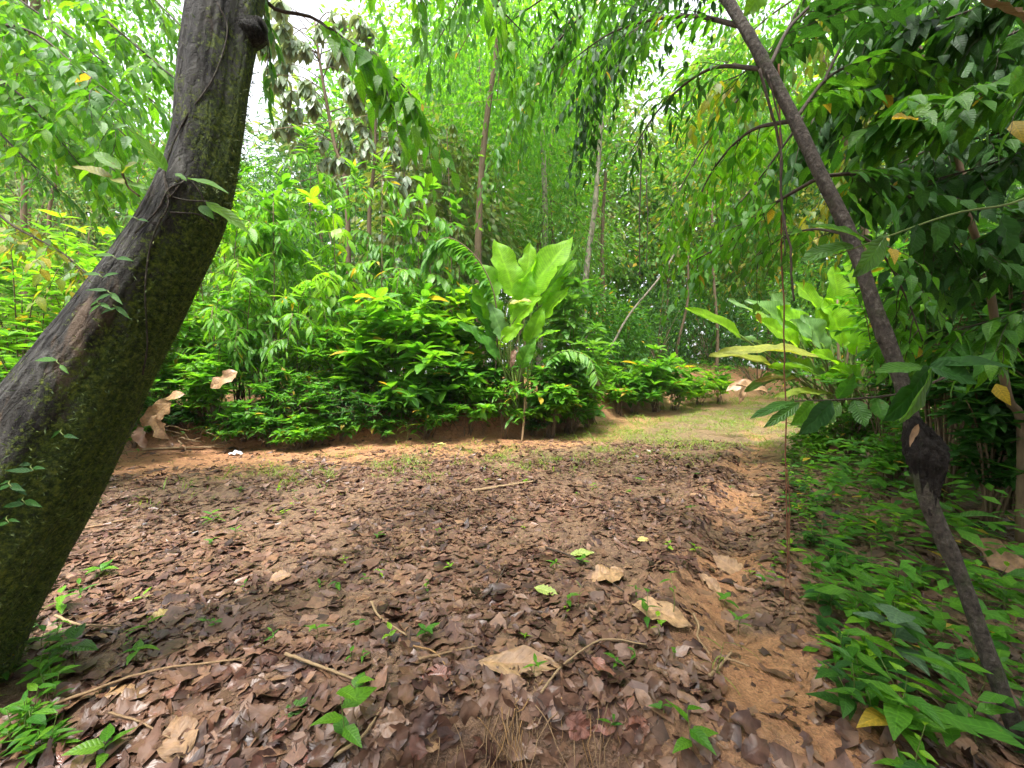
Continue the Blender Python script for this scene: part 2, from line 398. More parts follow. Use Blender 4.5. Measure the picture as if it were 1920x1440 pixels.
SHAPES = {
    'lance': lambda v: np.sin(np.pi * v ** 0.75) ** 0.9 * (1 - 0.25 * v),
    'ovate': lambda v: np.sin(np.pi * v ** 0.62) ** 0.85 * (1 - 0.35 * v ** 3),
    'ellip': lambda v: np.sin(np.pi * v ** 0.92) ** 0.75,
    'obov': lambda v: np.sin(np.pi * v ** 1.35) ** 0.8,
    'oblong': lambda v: np.minimum(1, np.sin(np.pi * v ** 0.8) * 1.35) ** 0.8,
    'paddle': lambda v: np.minimum(1, np.sin(np.pi * np.clip(v, 0, 1) ** 0.78) ** 0.8 * 1.22) * (1 - 0.12 * v),
    'grass': lambda v: (1 - v) ** 0.7 * np.minimum(1, v * 12 + 0.4),
}
def leaf_t(shape, w, nv=5, nu=3, droop=0.5, fold=0.25, wave=0.0, curl=0.0, seed=0, ragged=0.0):
    """a leaf of unit length along +Y, face up +Z: (verts, quads, uv)"""
    rs = np.random.default_rng(seed)
    v = np.linspace(0, 1, nv)
    wd = np.maximum(SHAPES[shape](np.clip(v, 1e-4, 1 - 1e-4)), 0.035) * w * 0.5
    th = droop * v ** 1.2
    dy = np.r_[0, np.cos((th[1:] + th[:-1]) / 2) / (nv - 1)]; dz = np.r_[0, -np.sin((th[1:] + th[:-1]) / 2) / (nv - 1)]
    y, z = np.cumsum(dy), np.cumsum(dz)
    u = np.linspace(-1, 1, nu)
    X = u[None, :] * wd[:, None]
    Y = np.repeat(y[:, None], nu, 1)
    Z = z[:, None] + fold * np.abs(X) + curl * X ** 2 / max(w, 1e-3)
    if wave:
        Z = Z + wave * (u[None, :] ** 2) * np.sin(v[:, None] * 9 + rs.uniform(0, 6) + 2 * (u[None, :] > 0)) + wave * 0.6 * rs.normal(size=Z.shape) * (np.abs(u)[None, :] > 0.1)
        Y = Y + wave * 0.5 * rs.normal(size=Y.shape) * (np.abs(u)[None, :] > 0.1)
        X = X * (1 + 1.2 * wave * rs.normal(size=X.shape))
    if ragged:
        X = X * (1 + ragged * rs.normal(size=X.shape)) + ragged * 0.10 * np.sin(v * 5 + rs.uniform(0, 6))[:, None]
        Y = Y + ragged * 0.22 * rs.normal(size=Y.shape) * (np.abs(u)[None, :] > 0.1)
    V = np.stack([X, Y, Z], -1).reshape(-1, 3)
    i, j = np.meshgrid(np.arange(nv - 1), np.arange(nu - 1), indexing='ij')
    F = np.stack([i * nu + j, i * nu + j + 1, (i + 1) * nu + j + 1, (i + 1) * nu + j], -1).reshape(-1, 4)
    U = np.stack([np.repeat((u[None, :] + 1) / 2, nv, 0), np.repeat(v[:, None], nu, 1)], -1).reshape(-1, 2)
    return V, F, U

def family(shape, w, nv=5, nu=3, n=4, **kw):
    out = []
    for s in range(n):
        k = dict(kw); k['droop'] = kw.get('droop', 0.5) * (0.5 + 0.9 * s / max(n - 1, 1)); k['fold'] = kw.get('fold', 0.25) * (1.3 - 0.6 * s / max(n - 1, 1))
        out.append(leaf_t(shape, w * (0.9 + 0.2 * ((s * 2) % n) / n), nv, nu, seed=s + 1, **k))
    return out
T = {
    'lance': family('lance', 0.30, wave=0.006), 'ovate': family('ovate', 0.46, wave=0.008), 'ellip': family('ellip', 0.42, wave=0.008),
    'obov': family('obov', 0.42, wave=0.01), 'big': family('ellip', 0.42, nv=8, nu=5, wave=0.012, droop=0.7), 'heart': family('ovate', 0.72, nv=7, nu=5, wave=0.012),
    'obovm': family('ellip', 0.44, nv=6, nu=3, wave=0.012, droop=0.55, fold=0.3),
    'lance_lo': family('lance', 0.32, nv=3, nu=2, fold=0), 'ovate_lo': family('ovate', 0.5, nv=3, nu=2, fold=0), 'ellip_lo': family('ellip', 0.45, nv=4, nu=2, fold=0, droop=0.7),
    'fine_lo': family('lance', 0.22, nv=3, nu=2, fold=0), 'grass': family('grass', 0.06, nv=5, nu=2, fold=0, droop=1.3),
    'ovate_md': family('ovate', 0.46, nv=4, nu=3), 'lance_md': family('lance', 0.30, nv=4, nu=3), 'ellip_md': family('ellip', 0.42, nv=4, nu=3),
}
_leafmesh = {}
def leaf_meshes(tn, mn):
    k = (tn, mn)
    if k not in _leafmesh:
        _leafmesh[k] = [mk_mesh('leaf', V, F, U, None, M[mn]) for V, F, U in T[tn]]
    return _leafmesh[k]

class Leaves:
    """leaf placements: position, direction of the blade, up, size"""
    def __init__(s): s.p, s.d, s.u, s.s = [], [], [], []
    def add(s, p, d, u, size):
        p = np.atleast_2d(p); n = len(p)
        s.p.append(p); s.d.append(np.broadcast_to(d, (n, 3))); s.u.append(np.broadcast_to(u, (n, 3))); s.s.append(np.broadcast_to(size, (n,)))
    def arrays(s):
        p, d, u, z = (np.concatenate(a) for a in (s.p, s.d, s.u, s.s))
        l = nrm(d); w = np.cross(l, u); bad = np.linalg.norm(w, axis=1) < 1e-3; w[bad] = [1, 0, 0]; w = nrm(w); n = np.cross(w, l)
        m = np.stack([w, l, n], -1) * z[:, None, None]
        return p, m, z
    def build(s, parent, tn, mn, n_ind=0, lo=None, rest='foliage'):
        if not s.p: return
        p, m, z = s.arrays()
        N = len(p); off = origin(parent)
        tid = rng.integers(0, len(T[tn]), N)
        order = np.arange(N)
        k = 0
        if n_ind:
            px, dep = to_px(p + m[:, :, 1] * 0.5)
            app = z / np.maximum(dep, 0.3)
            inside = (dep > 0.1) & (px[:, 0] > -40) & (px[:, 0] < 1960) & (px[:, 1] > -40) & (px[:, 1] < 1480)
            order = np.argsort(-(app * inside)); k = int(min(n_ind, inside.sum()))
            ms = leaf_meshes(tn, mn)
            for i in order[:k]:
                o = bpy.data.objects.new('leaf', ms[tid[i]]); col.objects.link(o); o.parent = parent
                mm = m[i]; q = p[i] - off
                o.matrix_basis = Matrix(((mm[0, 0], mm[0, 1], mm[0, 2], q[0]), (mm[1, 0], mm[1, 1], mm[1, 2], q[1]), (mm[2, 0], mm[2, 1], mm[2, 2], q[2]), (0, 0, 0, 1)))
        r = order[k:]
        if len(r):
            me = joined(T[lo or tn], p[r] - off, m[r], mn)
            o = link(rest, me, parent)
            if n_ind: o['kind'] = 'stuff'
            return o
def joined(ts, p, m, mn, name='foliage', rnd=None):
    N = len(p); tid = rng.integers(0, len(ts), N); rv = rng.random(N) if rnd is None else rnd
    Vs, Fs, Us, Rs, n = [], [], [], [], 0
    for t, (V, F, U) in enumerate(ts):
        ix = np.nonzero(tid == t)[0]
        if not len(ix): continue
        W = np.einsum('nij,vj->nvi', m[ix], V) + p[ix][:, None, :]
        Vs.append(W.reshape(-1, 3)); k = len(V)
        Fs.append((F[None] + (np.arange(len(ix)) * k)[:, None, None]).reshape(-1, 4) + n); n += k * len(ix)
        Us.append(np.tile(U, (len(ix), 1))); Rs.append(np.repeat(rv[ix], k))
    return mk_mesh(name, np.concatenate(Vs), np.concatenate(Fs), np.concatenate(Us), np.concatenate(Rs), M[mn] if isinstance(mn, str) else mn)

UP = np.array([0, 0, 1.0])
def jit(n, s): return rng.normal(size=(n, 3)) * s
def leafy_twig(geo, lv, p0, d0, length, nleaf, size, hang=0.3, sag=0.5, r=0.004, spread=0.9, start=0.12, k=4, tuft=0):
    """a twig that sags, leaves in two ranks along it"""
    n = 6; t = np.linspace(0, 1, n)
    d = nrm(d0 + rng.normal(size=3) * 0.06)
    pts = p0 + d * (t * length)[:, None] + np.array([0, 0, -1.0]) * (sag * length * t ** 2)[:, None] + np.cumsum(rng.normal(size=(n, 3)) * length * 0.018, 0)
    geo.add(*tube(pts, r * (1 - 0.75 * t), k))
    if nleaf:
        tt = np.linspace(start, 1, nleaf) + rng.normal(size=nleaf) * 0.02
        tt = np.clip(tt, 0, 1); f = tt * (n - 1); i = np.minimum(f.astype(int), n - 2); f = (f - i)[:, None]
        q = pts[i] * (1 - f) + pts[i + 1] * f
        tg = nrm(pts[i + 1] - pts[i])
        side = np.cross(tg, UP); side = nrm(side + 1e-4)
        sg = np.where(np.arange(nleaf) % 2 == 0, 1.0, -1.0)[:, None]
        ang = (spread * (1 - 0.55 * tt ** 4))[:, None]
        dd = tg * np.cos(ang) + side * sg * np.sin(ang) + np.array([0, 0, -hang]) + jit(nleaf, 0.16)
        lv.add(q, dd, UP + jit(nleaf, 0.25), size * rng.uniform(0.65, 1.15, nleaf) * (1 - 0.25 * tt))
    if tuft:
        a = rng.uniform(0, 6.28) + np.arange(tuft) * 2.4
        dd = np.stack([np.cos(a), np.sin(a), np.full(tuft, 0.35)], 1) + nrm(pts[-1] - pts[-2]) * 0.5 + jit(tuft, 0.15)
        lv.add(np.repeat(pts[-1:], tuft, 0), dd, UP + jit(tuft, 0.2), size * rng.uniform(0.6, 1.1, tuft))
    return pts

def bough(geo, lv, pts, r0, r1, n_tw, tw_len, nleaf, size, hang=0.35, sag=0.4, t0=0.1, k=6, down=0.2, spread_ang=1.0):
    """a limb through given points with leafy twigs along it"""
    c = catmull(pts, 22)
    geo.add(*tube(c, np.linspace(r0, r1, 22), k))
    for j in range(n_tw):
        t = t0 + (1 - t0) * (j + rng.random()) / n_tw
        i = min(int(t * 21), 20)
        tg = nrm(c[i + 1] - c[i]); side = nrm(np.cross(tg, UP) + 1e-4)
        a = rng.uniform(-1, 1) * spread_ang
        if j % 2: a = np.sign(a) * (abs(a) * 0.6 + 0.45)
        d = tg * math.cos(a) + side * math.sin(a) + UP * (rng.normal() * 0.25 - down)
        leafy_twig(geo, lv, c[i], d, tw_len * rng.uniform(0.6, 1.2), nleaf, size, hang, sag, r=max(r1 * 0.6, 0.0025))

def shrub(name, label, b, h, rad, n_st, nleaf, size, tn, mn, cat='shrub', group=None, n_ind=0, lo=None, stem='brownstem', tuft=5, hang=0.1, sag=0.25, sub=2, r=0.009, lean=(0, 0)):
    root = thing(name, label, cat, b, group)
    g, lv = Geo(), Leaves()
    for i in range(n_st):
        a = rng.uniform(0, 2 * np.pi); q = math.sqrt(rng.random()) * rad
        tip = b + np.array([math.cos(a) * q + lean[0], math.sin(a) * q + lean[1], h * (rng.uniform(0.45, 1.0) * (1 - 0.45 * (q / rad) ** 2))])
        mid = b * 0.45 + tip * 0.55 + np.array([0, 0, h * 0.12]) + rng.normal(size=3) * rad * 0.08
        mid[:2] = b[:2] + (tip[:2] - b[:2]) * 0.4
        c = catmull([b + np.r_[rng.normal(size=2) * rad * 0.08, -0.03], mid, tip], 12)
        g.add(*tube(c[::2], np.linspace(r, r * 0.35, 6), 4))
        # leaves along the upper stem
        nl = nleaf; tt = rng.uniform(0.35, 1, nl); ix = np.minimum((tt * 11).astype(int), 10)
        qq = c[ix] + (c[ix + 1] - c[ix]) * (tt * 11 - ix)[:, None]
        an = rng.uniform(0, 6.28) + np.arange(nl) * 2.4
        dd = np.stack([np.cos(an), np.sin(an), rng.uniform(-0.35, 0.55, nl) - hang], 1)
        lv.add(qq, dd, UP + jit(nl, 0.25), size * rng.uniform(0.6, 1.1, nl))
        if tuft:
            an = rng.uniform(0, 6.28) + np.arange(tuft) * 2.4
            dd = np.stack([np.cos(an), np.sin(an), np.linspace(0.15, 1.1, tuft)], 1) + jit(tuft, 0.12)
            lv.add(np.repeat(c[-1:], tuft, 0), dd, UP + jit(tuft, 0.2), size * np.linspace(1.05, 0.55, tuft))
        for s in range(sub):
            j = rng.integers(4, 11); aa = rng.uniform(0, 6.28)
            leafy_twig(g, lv, c[j], np.array([math.cos(aa), math.sin(aa), 0.5]), rad * rng.uniform(0.25, 0.5), max(4, nleaf // 2), size * 0.9, hang + 0.15, sag, r=r * 0.4, tuft=tuft, k=3)
    g.obj('stem', M[stem], root)
    lv.build(root, tn, mn, n_ind, lo or {'ovate': 'ovate_md', 'lance': 'lance_md', 'ellip': 'ellip_md', 'obovm': 'ellip_md'}.get(tn))
    return root

def crown_leaves(lv, cen, rad, n_cl, per, size, rc=0.5, thin=0.35, down=0.5, seed=0, shell=0.55):
    """leaf clusters spread unevenly through a crown"""
    q = nrm(rng.normal(size=(n_cl * 3, 3))) * (rng.random(n_cl * 3)[:, None] ** (1 / 3) * (1 - shell) + shell * rng.uniform(0.75, 1.05, (n_cl * 3, 1)))
    keep = fbm(q[:, 0] * 2.2 + 10 + seed, q[:, 2] * 2.2 + q[:, 1] * 1.7 + 20, 71 + seed, 2) > thin
    q = q[keep][:n_cl]
    c = np.asarray(cen) + q * np.asarray(rad)
    n = len(c) * per
    off = jit(n, 1.0) * rc * np.array([1, 1, 0.7])
    p = np.repeat(c, per, 0) + off
    dd = nrm(off) * 0.8 + nrm(np.repeat(q, per, 0)) * 0.4 + np.array([0, 0, -down]) + jit(n, 0.25)
    lv.add(p, dd, UP + jit(n, 0.5), size * rng.uniform(0.6, 1.2, n))
    return c

def tree(name, label, b, trunk_pts, r0, r1, cen, rad, n_cl, per, size, tn, mn, bark='palebark', group=None, rc=0.5, thin=0.35, down=0.5, limbs=7, cat='tree', seed=0, n_ind=0, lo=None, extra=None, shell=0.55):
    root = thing(name, label, cat, b, group)
    lv = Leaves()
    c = crown_leaves(lv, cen, rad, n_cl, per, size, rc, thin, down, seed, shell)
    g = Geo()
    tp = catmull(trunk_pts, 26); tp[1:-1] += np.cumsum(rng.normal(size=(24, 3)) * r0 * 0.08, 0)
    g.add(*tube(tp, np.linspace(r0, r1, 26), 9))
    for i in rng.choice(len(c), min(limbs, len(c)), replace=False):
        j = rng.integers(12, 25); m = (tp[j] + c[i]) / 2 + np.array([0, 0, 0.12 * np.linalg.norm(c[i] - tp[j])])
        g.add(*tube(catmull([tp[j], m, c[i]], 9), np.linspace(r1 * 0.8, 0.012, 9), 5))
    ik = rng.integers(2, 22, 170); q = tp[ik] + (tp[np.minimum(ik + 1, 25)] - tp[ik]) * rng.random((170, 1)) + jit(170, 1.6 * r0) * [1, 1, 0.5]
    lv.add(q, nrm(jit(170, 1)) + [0, -0.3, -0.6], UP, rng.uniform(0.10, 0.22, 170))
    g.obj('trunk', M[bark], root)
    lv.build(root, tn, mn, n_ind, lo, rest='crown')
    return root

def blade_mesh(name, base_p, tip_p, width, up, mat, droop=0.35, fold=0.22, wave=0.03, seed=0, shape='oblong', nv=13, nu=7, off=0):
    """a large leaf blade arching from its base to its tip, with wavy torn margins"""
    rs = np.random.default_rng(seed)
    L = np.linalg.norm(tip_p - base_p); l = nrm(tip_p - base_p); w = nrm(np.cross(l, up)); n = np.cross(w, l)
    v = np.linspace(0, 1, nv); u = np.linspace(-1, 1, nu)
    prof = np.maximum(SHAPES[shape](np.clip(v, 1e-3, 1 - 1e-3)), 0.03) * width / 2
    arch = droop * L * (v * (1 - v)) 
    X = u[None] * prof[:, None]
    X[:, 0] *= 1 - 0.34 * rs.random(nv) * (rs.random(nv) > 0.7); X[:, -1] *= 1 - 0.34 * rs.random(nv) * (rs.random(nv) > 0.7)
    Z = arch[:, None] + fold * np.abs(X) * 1.0 + wave * (np.abs(u)[None] ** 1.5) * np.sin(v[:, None] * rs.uniform(9, 15) + rs.uniform(0, 6) + 1.9 * (u[None] > 0)) * min(1, width * 2)
    Z = Z + rs.normal(size=Z.shape) * wave * 0.12
    Y = np.repeat(v[:, None] * L, nu, 1)
    V = base_p + X[..., None] * w + Y[..., None] * l + Z[..., None] * n
    i, j = np.meshgrid(np.arange(nv - 1), np.arange(nu - 1), indexing='ij')
    F = np.stack([i * nu + j, i * nu + j + 1, (i + 1) * nu + j + 1, (i + 1) * nu + j], -1).reshape(-1, 4)
    U = np.stack([np.repeat((u[None] + 1) / 2, nv, 0), np.repeat(v[:, None], nu, 1)], -1).reshape(-1, 2)
    return mk_mesh(name, V.reshape(-1, 3) - off, F, U, np.full(nv * nu, rs.random()), mat)

# ------------------------------------------------------------------ the ground
def axis(lo, hi, step, far, n):
    a = np.arange(lo, hi + 1e-6, step)
    g = np.geomspace(step, far, n)
    up = hi + np.cumsum(g) * (far / np.cumsum(g)[-1]); dn = lo - np.cumsum(g) * (far / np.cumsum(g)[-1])
    return np.r_[dn[::-1], a, up]
gx = axis(-4.2, 4.2, 0.04, 400, 46)
gy = axis(0.55, 8.6, 0.04, 400, 46)
XX, YY = np.meshgrid(gx, gy, indexing='xy')
ZZ = gh(XX, YY)
dens = (np.abs(XX) < 4.6) & (YY > 0.3) & (YY < 9)
ZZ = ZZ + np.where(dens, 0.012 * (fbm(XX * 22, YY * 22, 81, 3) - 0.5), 0)
tb = YY - yb(XX)
ZZ = ZZ + np.where(dens & (tb > -0.1) & (tb < 1.2), 0.10 * (fbm(XX * 7, YY * 7 + ZZ * 4, 83, 4) - 0.5), 0)   # crumbling earth of the cut bank
nx, ny = len(gx), len(gy)
ii, jj = np.meshgrid(np.arange(ny - 1), np.arange(nx - 1), indexing='ij')
GF = np.stack([ii * nx + jj, ii * nx + jj + 1, (ii + 1) * nx + jj + 1, (ii + 1) * nx + jj], -1).reshape(-1, 4)
# soil kinds, as the place has them: red clay along the bank foot and in the rut, moss on the far track
nz = fbm(XX * 1.1, YY * 1.1, 91, 4)
edge_d = YY - yb(XX)
clay = sstep((edge_d + 2.0 + 1.4 * (nz - 0.5)) / 0.9)
rxx = np.interp(YY, [1.2, 2.0, 2.8, 4.2, 7, 12], [0.9, 1.15, 1.6, 2.5, 4.3, 8.3])
rut = np.exp(-((XX - rxx) / 0.36) ** 2) * sstep((fbm(XX * 2.2, YY * 2.2, 95, 2) - 0.38) / 0.14)
clay = np.clip(np.maximum(clay, rut), 0, 1)
moss = np.exp(-((edge_d + 1.3) / 0.9) ** 2) * (0.35 + 0.65 * sstep((XX + 1.2) / 2.0)) * sstep((XX + 4.2) / 1.5) + 0.9 * sstep((YY - 5.6) / 1.5) * sstep((XX - 0.8) / 1.2) * (edge_d < 0.2) * (XX < xr_edge(YY) + 0.8)
moss = np.clip(moss * (0.25 + 1.3 * fbm(XX * 2.3, YY * 2.3, 97, 4)), 0, 1)

m, n, l, out = newmat('forest_soil')
def attr(nm):
    a = n.new('ShaderNodeAttribute'); a.attribute_name = nm; return a.outputs['Fac']
geo_n = n.new('ShaderNodeNewGeometry'); pos = geo_n.outputs['Position']
n1 = noise_n(n, l, pos, 3.2, 8, 0.6); n2 = noise_n(n, l, pos, 24, 6, 0.65); n3 = noise_n(n, l, pos, 110, 3, 0.6)
mud = ramp_out(n, l, n2.outputs[0], [(0.3, (0.065, 0.035, 0.021)), (0.5, (0.14, 0.078, 0.044)), (0.7, (0.23, 0.135, 0.075))])
cl = ramp_out(n, l, n2.outputs[0], [(0.25, (0.16, 0.065, 0.027)), (0.5, (0.31, 0.145, 0.062)), (0.75, (0.42, 0.215, 0.10))])
cfac = math_n(n, l, 'MULTIPLY', attr('clay'), ramp_out(n, l, n1.outputs[0], [(0.30, (0.45, 0.45, 0.45)), (0.55, (1, 1, 1))]))
c = mix_c(n, l, cfac, mud, cl)
mo = ramp_out(n, l, n3.outputs[0], [(0.3, (0.13, 0.12, 0.035)), (0.7, (0.25, 0.20, 0.075))])
mfac = math_n(n, l, 'MULTIPLY', attr('moss'), ramp_out(n, l, n2.outputs[0], [(0.44, (0, 0, 0)), (0.60, (0.8, 0.8, 0.8))]))
c = mix_c(n, l, mfac, c, mo)
c = mix_c(n, l, 1.0, c, ramp_out(n, l, n3.outputs[0], [(0.3, (0.6, 0.6, 0.6)), (0.65, (1.2, 1.2, 1.2))]), 'MULTIPLY')
pb = n.new('ShaderNodeBsdfPrincipled')
l.new(c, pb.inputs['Base Color'])
l.new(ramp_out(n, l, n1.outputs[0], [(0.35, (0.32, 0.32, 0.32)), (0.6, (0.75, 0.75, 0.75))]), pb.inputs['Roughness'])
bp = n.new('ShaderNodeBump'); bp.inputs['Strength'].default_value = 0.9; bp.inputs['Distance'].default_value = 0.02
l.new(math_n(n, l, 'ADD', n2.outputs[0], math_n(n, l, 'MULTIPLY', n3.outputs[0], 0.5)), bp.inputs['Height'])
l.new(bp.outputs[0], pb.inputs['Normal'])
l.new(pb.outputs[0], out.inputs[0])
M['soil'] = m
me = mk_mesh('ground', np.stack([XX, YY, ZZ], -1).reshape(-1, 3), GF, None, None, m)
for nm, a in (('clay', clay), ('moss', moss)):
    at = me.attributes.new(nm, 'FLOAT', 'POINT'); at.data.foreach_set('value', np.ascontiguousarray(a.ravel(), np.float32))
tag(link('ground', me), kind='structure')

#@@LARGE
# ------------------------------------------------------------------ the big leaning tree
spec = [(-215, 1430, 1.33, 335), (-150, 1250, 1.35, 300), (-62, 1080, 1.37, 275), (45, 900, 1.40, 252), (157, 720, 1.45, 200), (258, 560, 1.50, 160),
        (347, 400, 1.55, 136), (384, 285, 1.60, 120), (401, 150, 1.65, 122), (424, 0, 1.72, 126), (440, -160, 1.8, 126), (450, -420, 2.0, 130), (455, -800, 2.3, 110)]
pts = np.array([P(a, b, d) for a, b, d, w in spec]); rad = np.array([w * 0.86 / 2 / FPX * d for a, b, d, w in spec])
tc = catmull(pts, 240); tr_ = catmull(np.c_[rad, rad, rad], 240)[:, 0]
lean = thing('leaning_tree', 'thick mossy dark trunk leaning over the muddy track with climbers on its bark', 'tree', pts[0] + [0, 0, 0.1])
def flute(t, th):
    a = 1 + 0.045 * np.sin(3 * th + 5 * t) + 0.035 * np.sin(5 * th - 3 * t + 1) + 0.02 * np.sin(9 * th + 11 * t)
    a = a + 0.06 * (fbm(th * 2.2 + 0 * t, t * 5 + 0 * th, 101, 3) - 0.5)
    a = a + 0.09 * (fbm(np.minimum(th, 6.283 - th) * 9, t * 22 + 0 * th, 105, 4) - 0.5)
    return a
V, F, U = tube(tc, tr_, 144, flute)
m, n, l, out = newmat('mossy_bark')
tcx = n.new('ShaderNodeTexCoord'); uvn = n.new('ShaderNodeUVMap')
mp = n.new('ShaderNodeMapping'); mp.inputs['Scale'].default_value = (16, 16, 5); mp.inputs['Rotation'].default_value = (0.0, R(28), 0)
l.new(tcx.outputs['Object'], mp.inputs[0])
a1 = noise_n(n, l, mp.outputs[0], 1.0, 7, 0.65)
a2 = noise_n(n, l, tcx.outputs['Object'], 4.2, 6, 0.62)
a3 = noise_n(n, l, tcx.outputs['Object'], 150, 3, 0.7)
mp2 = n.new('ShaderNodeMapping'); mp2.inputs['Scale'].default_value = (7, 7, 1.6); mp2.inputs['Rotation'].default_value = (0.0, R(28), 0)
l.new(tcx.outputs['Object'], mp2.inputs[0])
a4 = noise_n(n, l, mp2.outputs[0], 1.0, 4, 0.6)
bark = ramp_out(n, l, a1.outputs[0], [(0.36, (0.010, 0.010, 0.009)), (0.46, (0.055, 0.051, 0.046)), (0.58, (0.11, 0.105, 0.095)), (0.72, (0.22, 0.21, 0.19))])
mpv = n.new('ShaderNodeMapping'); mpv.inputs['Scale'].default_value = (20, 26, 1); l.new(uvn.outputs[0], mpv.inputs[0])
wob = noise_n(n, l, tcx.outputs['Object'], 9.0, 4)
vadd = n.new('ShaderNodeVectorMath'); vadd.operation = 'MULTIPLY_ADD'; l.new(wob.outputs['Color'], vadd.inputs[0]); vadd.inputs[1].default_value = (1.4, 1.4, 0); l.new(mpv.outputs[0], vadd.inputs[2])
vor = n.new('ShaderNodeTexVoronoi'); vor.feature = 'DISTANCE_TO_EDGE'; vor.inputs['Scale'].default_value = 1.0; l.new(vadd.outputs[0], vor.inputs['Vector'])
crk = ramp_out(n, l, vor.outputs['Distance'], [(0.0, (0, 0, 0)), (0.16, (1, 1, 1))])
bark = mix_c(n, l, 1.0, bark, ramp_out(n, l, vor.outputs['Distance'], [(0.0, (0.45, 0.43, 0.42)), (0.13, (1, 1, 1))]), 'MULTIPLY')
tan = ramp_out(n, l, a1.outputs[0], [(0.3, (0.10, 0.068, 0.045)), (0.7, (0.25, 0.175, 0.12))])
c = mix_c(n, l, ramp_out(n, l, a4.outputs[0], [(0.60, (0, 0, 0)), (0.68, (0.85, 0.85, 0.85))]), bark, tan)
a5 = noise_n(n, l, tcx.outputs['Object'], 60, 4, 0.7)
c = mix_c(n, l, ramp_out(n, l, a5.outputs[0], [(0.64, (0, 0, 0)), (0.70, (0.55, 0.55, 0.55))]), c, (0.17, 0.19, 0.15))
mossc = ramp_out(n, l, a5.outputs[0], [(0.34, (0.018, 0.038, 0.008)), (0.5, (0.07, 0.11, 0.015)), (0.66, (0.20, 0.25, 0.03))])
at = n.new('ShaderNodeAttribute'); at.attribute_name = 'mossy'
mf = math_n(n, l, 'ADD', math_n(n, l, 'ADD', math_n(n, l, 'MULTIPLY', a2.outputs[0], 0.6), math_n(n, l, 'MULTIPLY', a5.outputs[0], 0.4)), math_n(n, l, 'MULTIPLY', at.outputs['Fac'], 0.40))
mfr = ramp_out(n, l, mf, [(0.56, (0, 0, 0)), (0.66, (0.92, 0.92, 0.92))])
c = mix_c(n, l, mfr, c, mossc)
pb = n.new('ShaderNodeBsdfPrincipled'); l.new(c, pb.inputs['Base Color'])
pb.inputs['Roughness'].default_value = 0.85; pb.inputs['Specular IOR Level'].default_value = 0.25
bp = n.new('ShaderNodeBump'); bp.inputs['Strength'].default_value = 1.0; bp.inputs['Distance'].default_value = 0.045
l.new(math_n(n, l, 'ADD', math_n(n, l, 'ADD', a1.outputs[0], math_n(n, l, 'MULTIPLY', crk, 0.35)), math_n(n, l, 'MULTIPLY', a3.outputs[0], 0.6)), bp.inputs['Height']); l.new(bp.outputs[0], pb.inputs['Normal'])
l.new(pb.outputs[0], out.inputs[0])
M['mossbark'] = m
me = mk_mesh('trunk', V - origin(lean), F, U, None, m)
# moss grows thickest on the underside of the lean, near the ground
cen = np.repeat(np.vstack([tc[:1], tc, tc[-1:]]), 144, 0)
out_dir = nrm(V - cen)
mossy = np.clip(out_dir[:, 0] * 0.75 - out_dir[:, 2] * 0.25 - 0.1, 0, 1) * np.clip(1.6 - V[:, 2] * 0.45, 0.25, 1)
at = me.attributes.new('mossy', 'FLOAT', 'POINT'); at.data.foreach_set('value', mossy.astype(np.float32))
link('trunk', me, lean)
# moss tufts along the shaded lower edge, as a fringe
lv = Leaves()
pick = rng.choice(len(V), 12000, p=(mossy ** 2 + 0.01) / (mossy ** 2 + 0.01).sum())
lv.add(V[pick] + jit(12000, 0.006), out_dir[pick] + jit(12000, 0.6) + [0, 0, 0.2], jit(12000, 1), rng.uniform(0.006, 0.024, 12000))
M['mossleaf'] = leaf_mat('moss_frond', [(0.03, 0.055, 0.012), (0.07, 0.11, 0.02), (0.11, 0.14, 0.03)], trans=0.2, rough=0.7)
o = lv.build(lean, 'fine_lo', 'mossleaf', 0, None, rest='moss'); o['kind'] = 'stuff'
# knob near the top right of the trunk
g = Geo()
g.add(*tube(catmull([P(440, 60, 1.72), P(470, 62, 1.70), P(488, 50, 1.70), P(497, 48, 1.70)], 14), np.linspace(0.075, 0.022, 14), 16, lambda t, th: 1 + 0.5 * (fbm(t * 5 + 0 * th, np.minimum(th, 6.283 - th) * 2, 107, 3) - 0.5))); g.obj('knot', m, lean)

# climbers on the leaning trunk
def on_trunk(px, py, lift=0.01):
    """the near face of the leaning trunk at a photo pixel"""
    d0 = np.linspace(0.8, 2.6, 500)
    q = np.array([P(px, py, d) for d in d0])
    dist = np.sqrt(((q[:, None, :] - tc[None, ::3]) ** 2).sum(-1)); j = dist.argmin(1)
    inside = dist[np.arange(len(q)), j] < tr_[::3][j] * 1.03
    k = np.argmax(inside) if inside.any() else int((dist.min(1)).argmin())
    p = q[k]; ax = tc[::3][j[k]]
    return p + nrm(p - ax) * lift
climb = thing('climbing_vine', 'thin woody vine climbing the mossy trunk with long pointed green leaves', 'vine', on_trunk(300, 820))
g = Geo()
for line in ([(262, 700), (272, 650), (272, 610), (272, 540), (282, 470), (300, 420), (318, 385), (315, 320), (350, 230), (400, 150), (425, 60), (408, 10)],
             [(258, 440), (300, 395), (318, 360), (345, 345)], [(322, 374), (316, 345), (312, 325)], [(325, 372), (352, 378), (388, 378)], [(320, 400), (370, 402), (395, 420)],
             [(322, 372), (350, 340), (372, 360), (388, 400)]):
    c = catmull([on_trunk(*q, lift=0.012) for q in line], 4 * len(line)); g.add(*tube(c, 0.0030, 5))
g.obj('stem', M['thinbark'], climb)
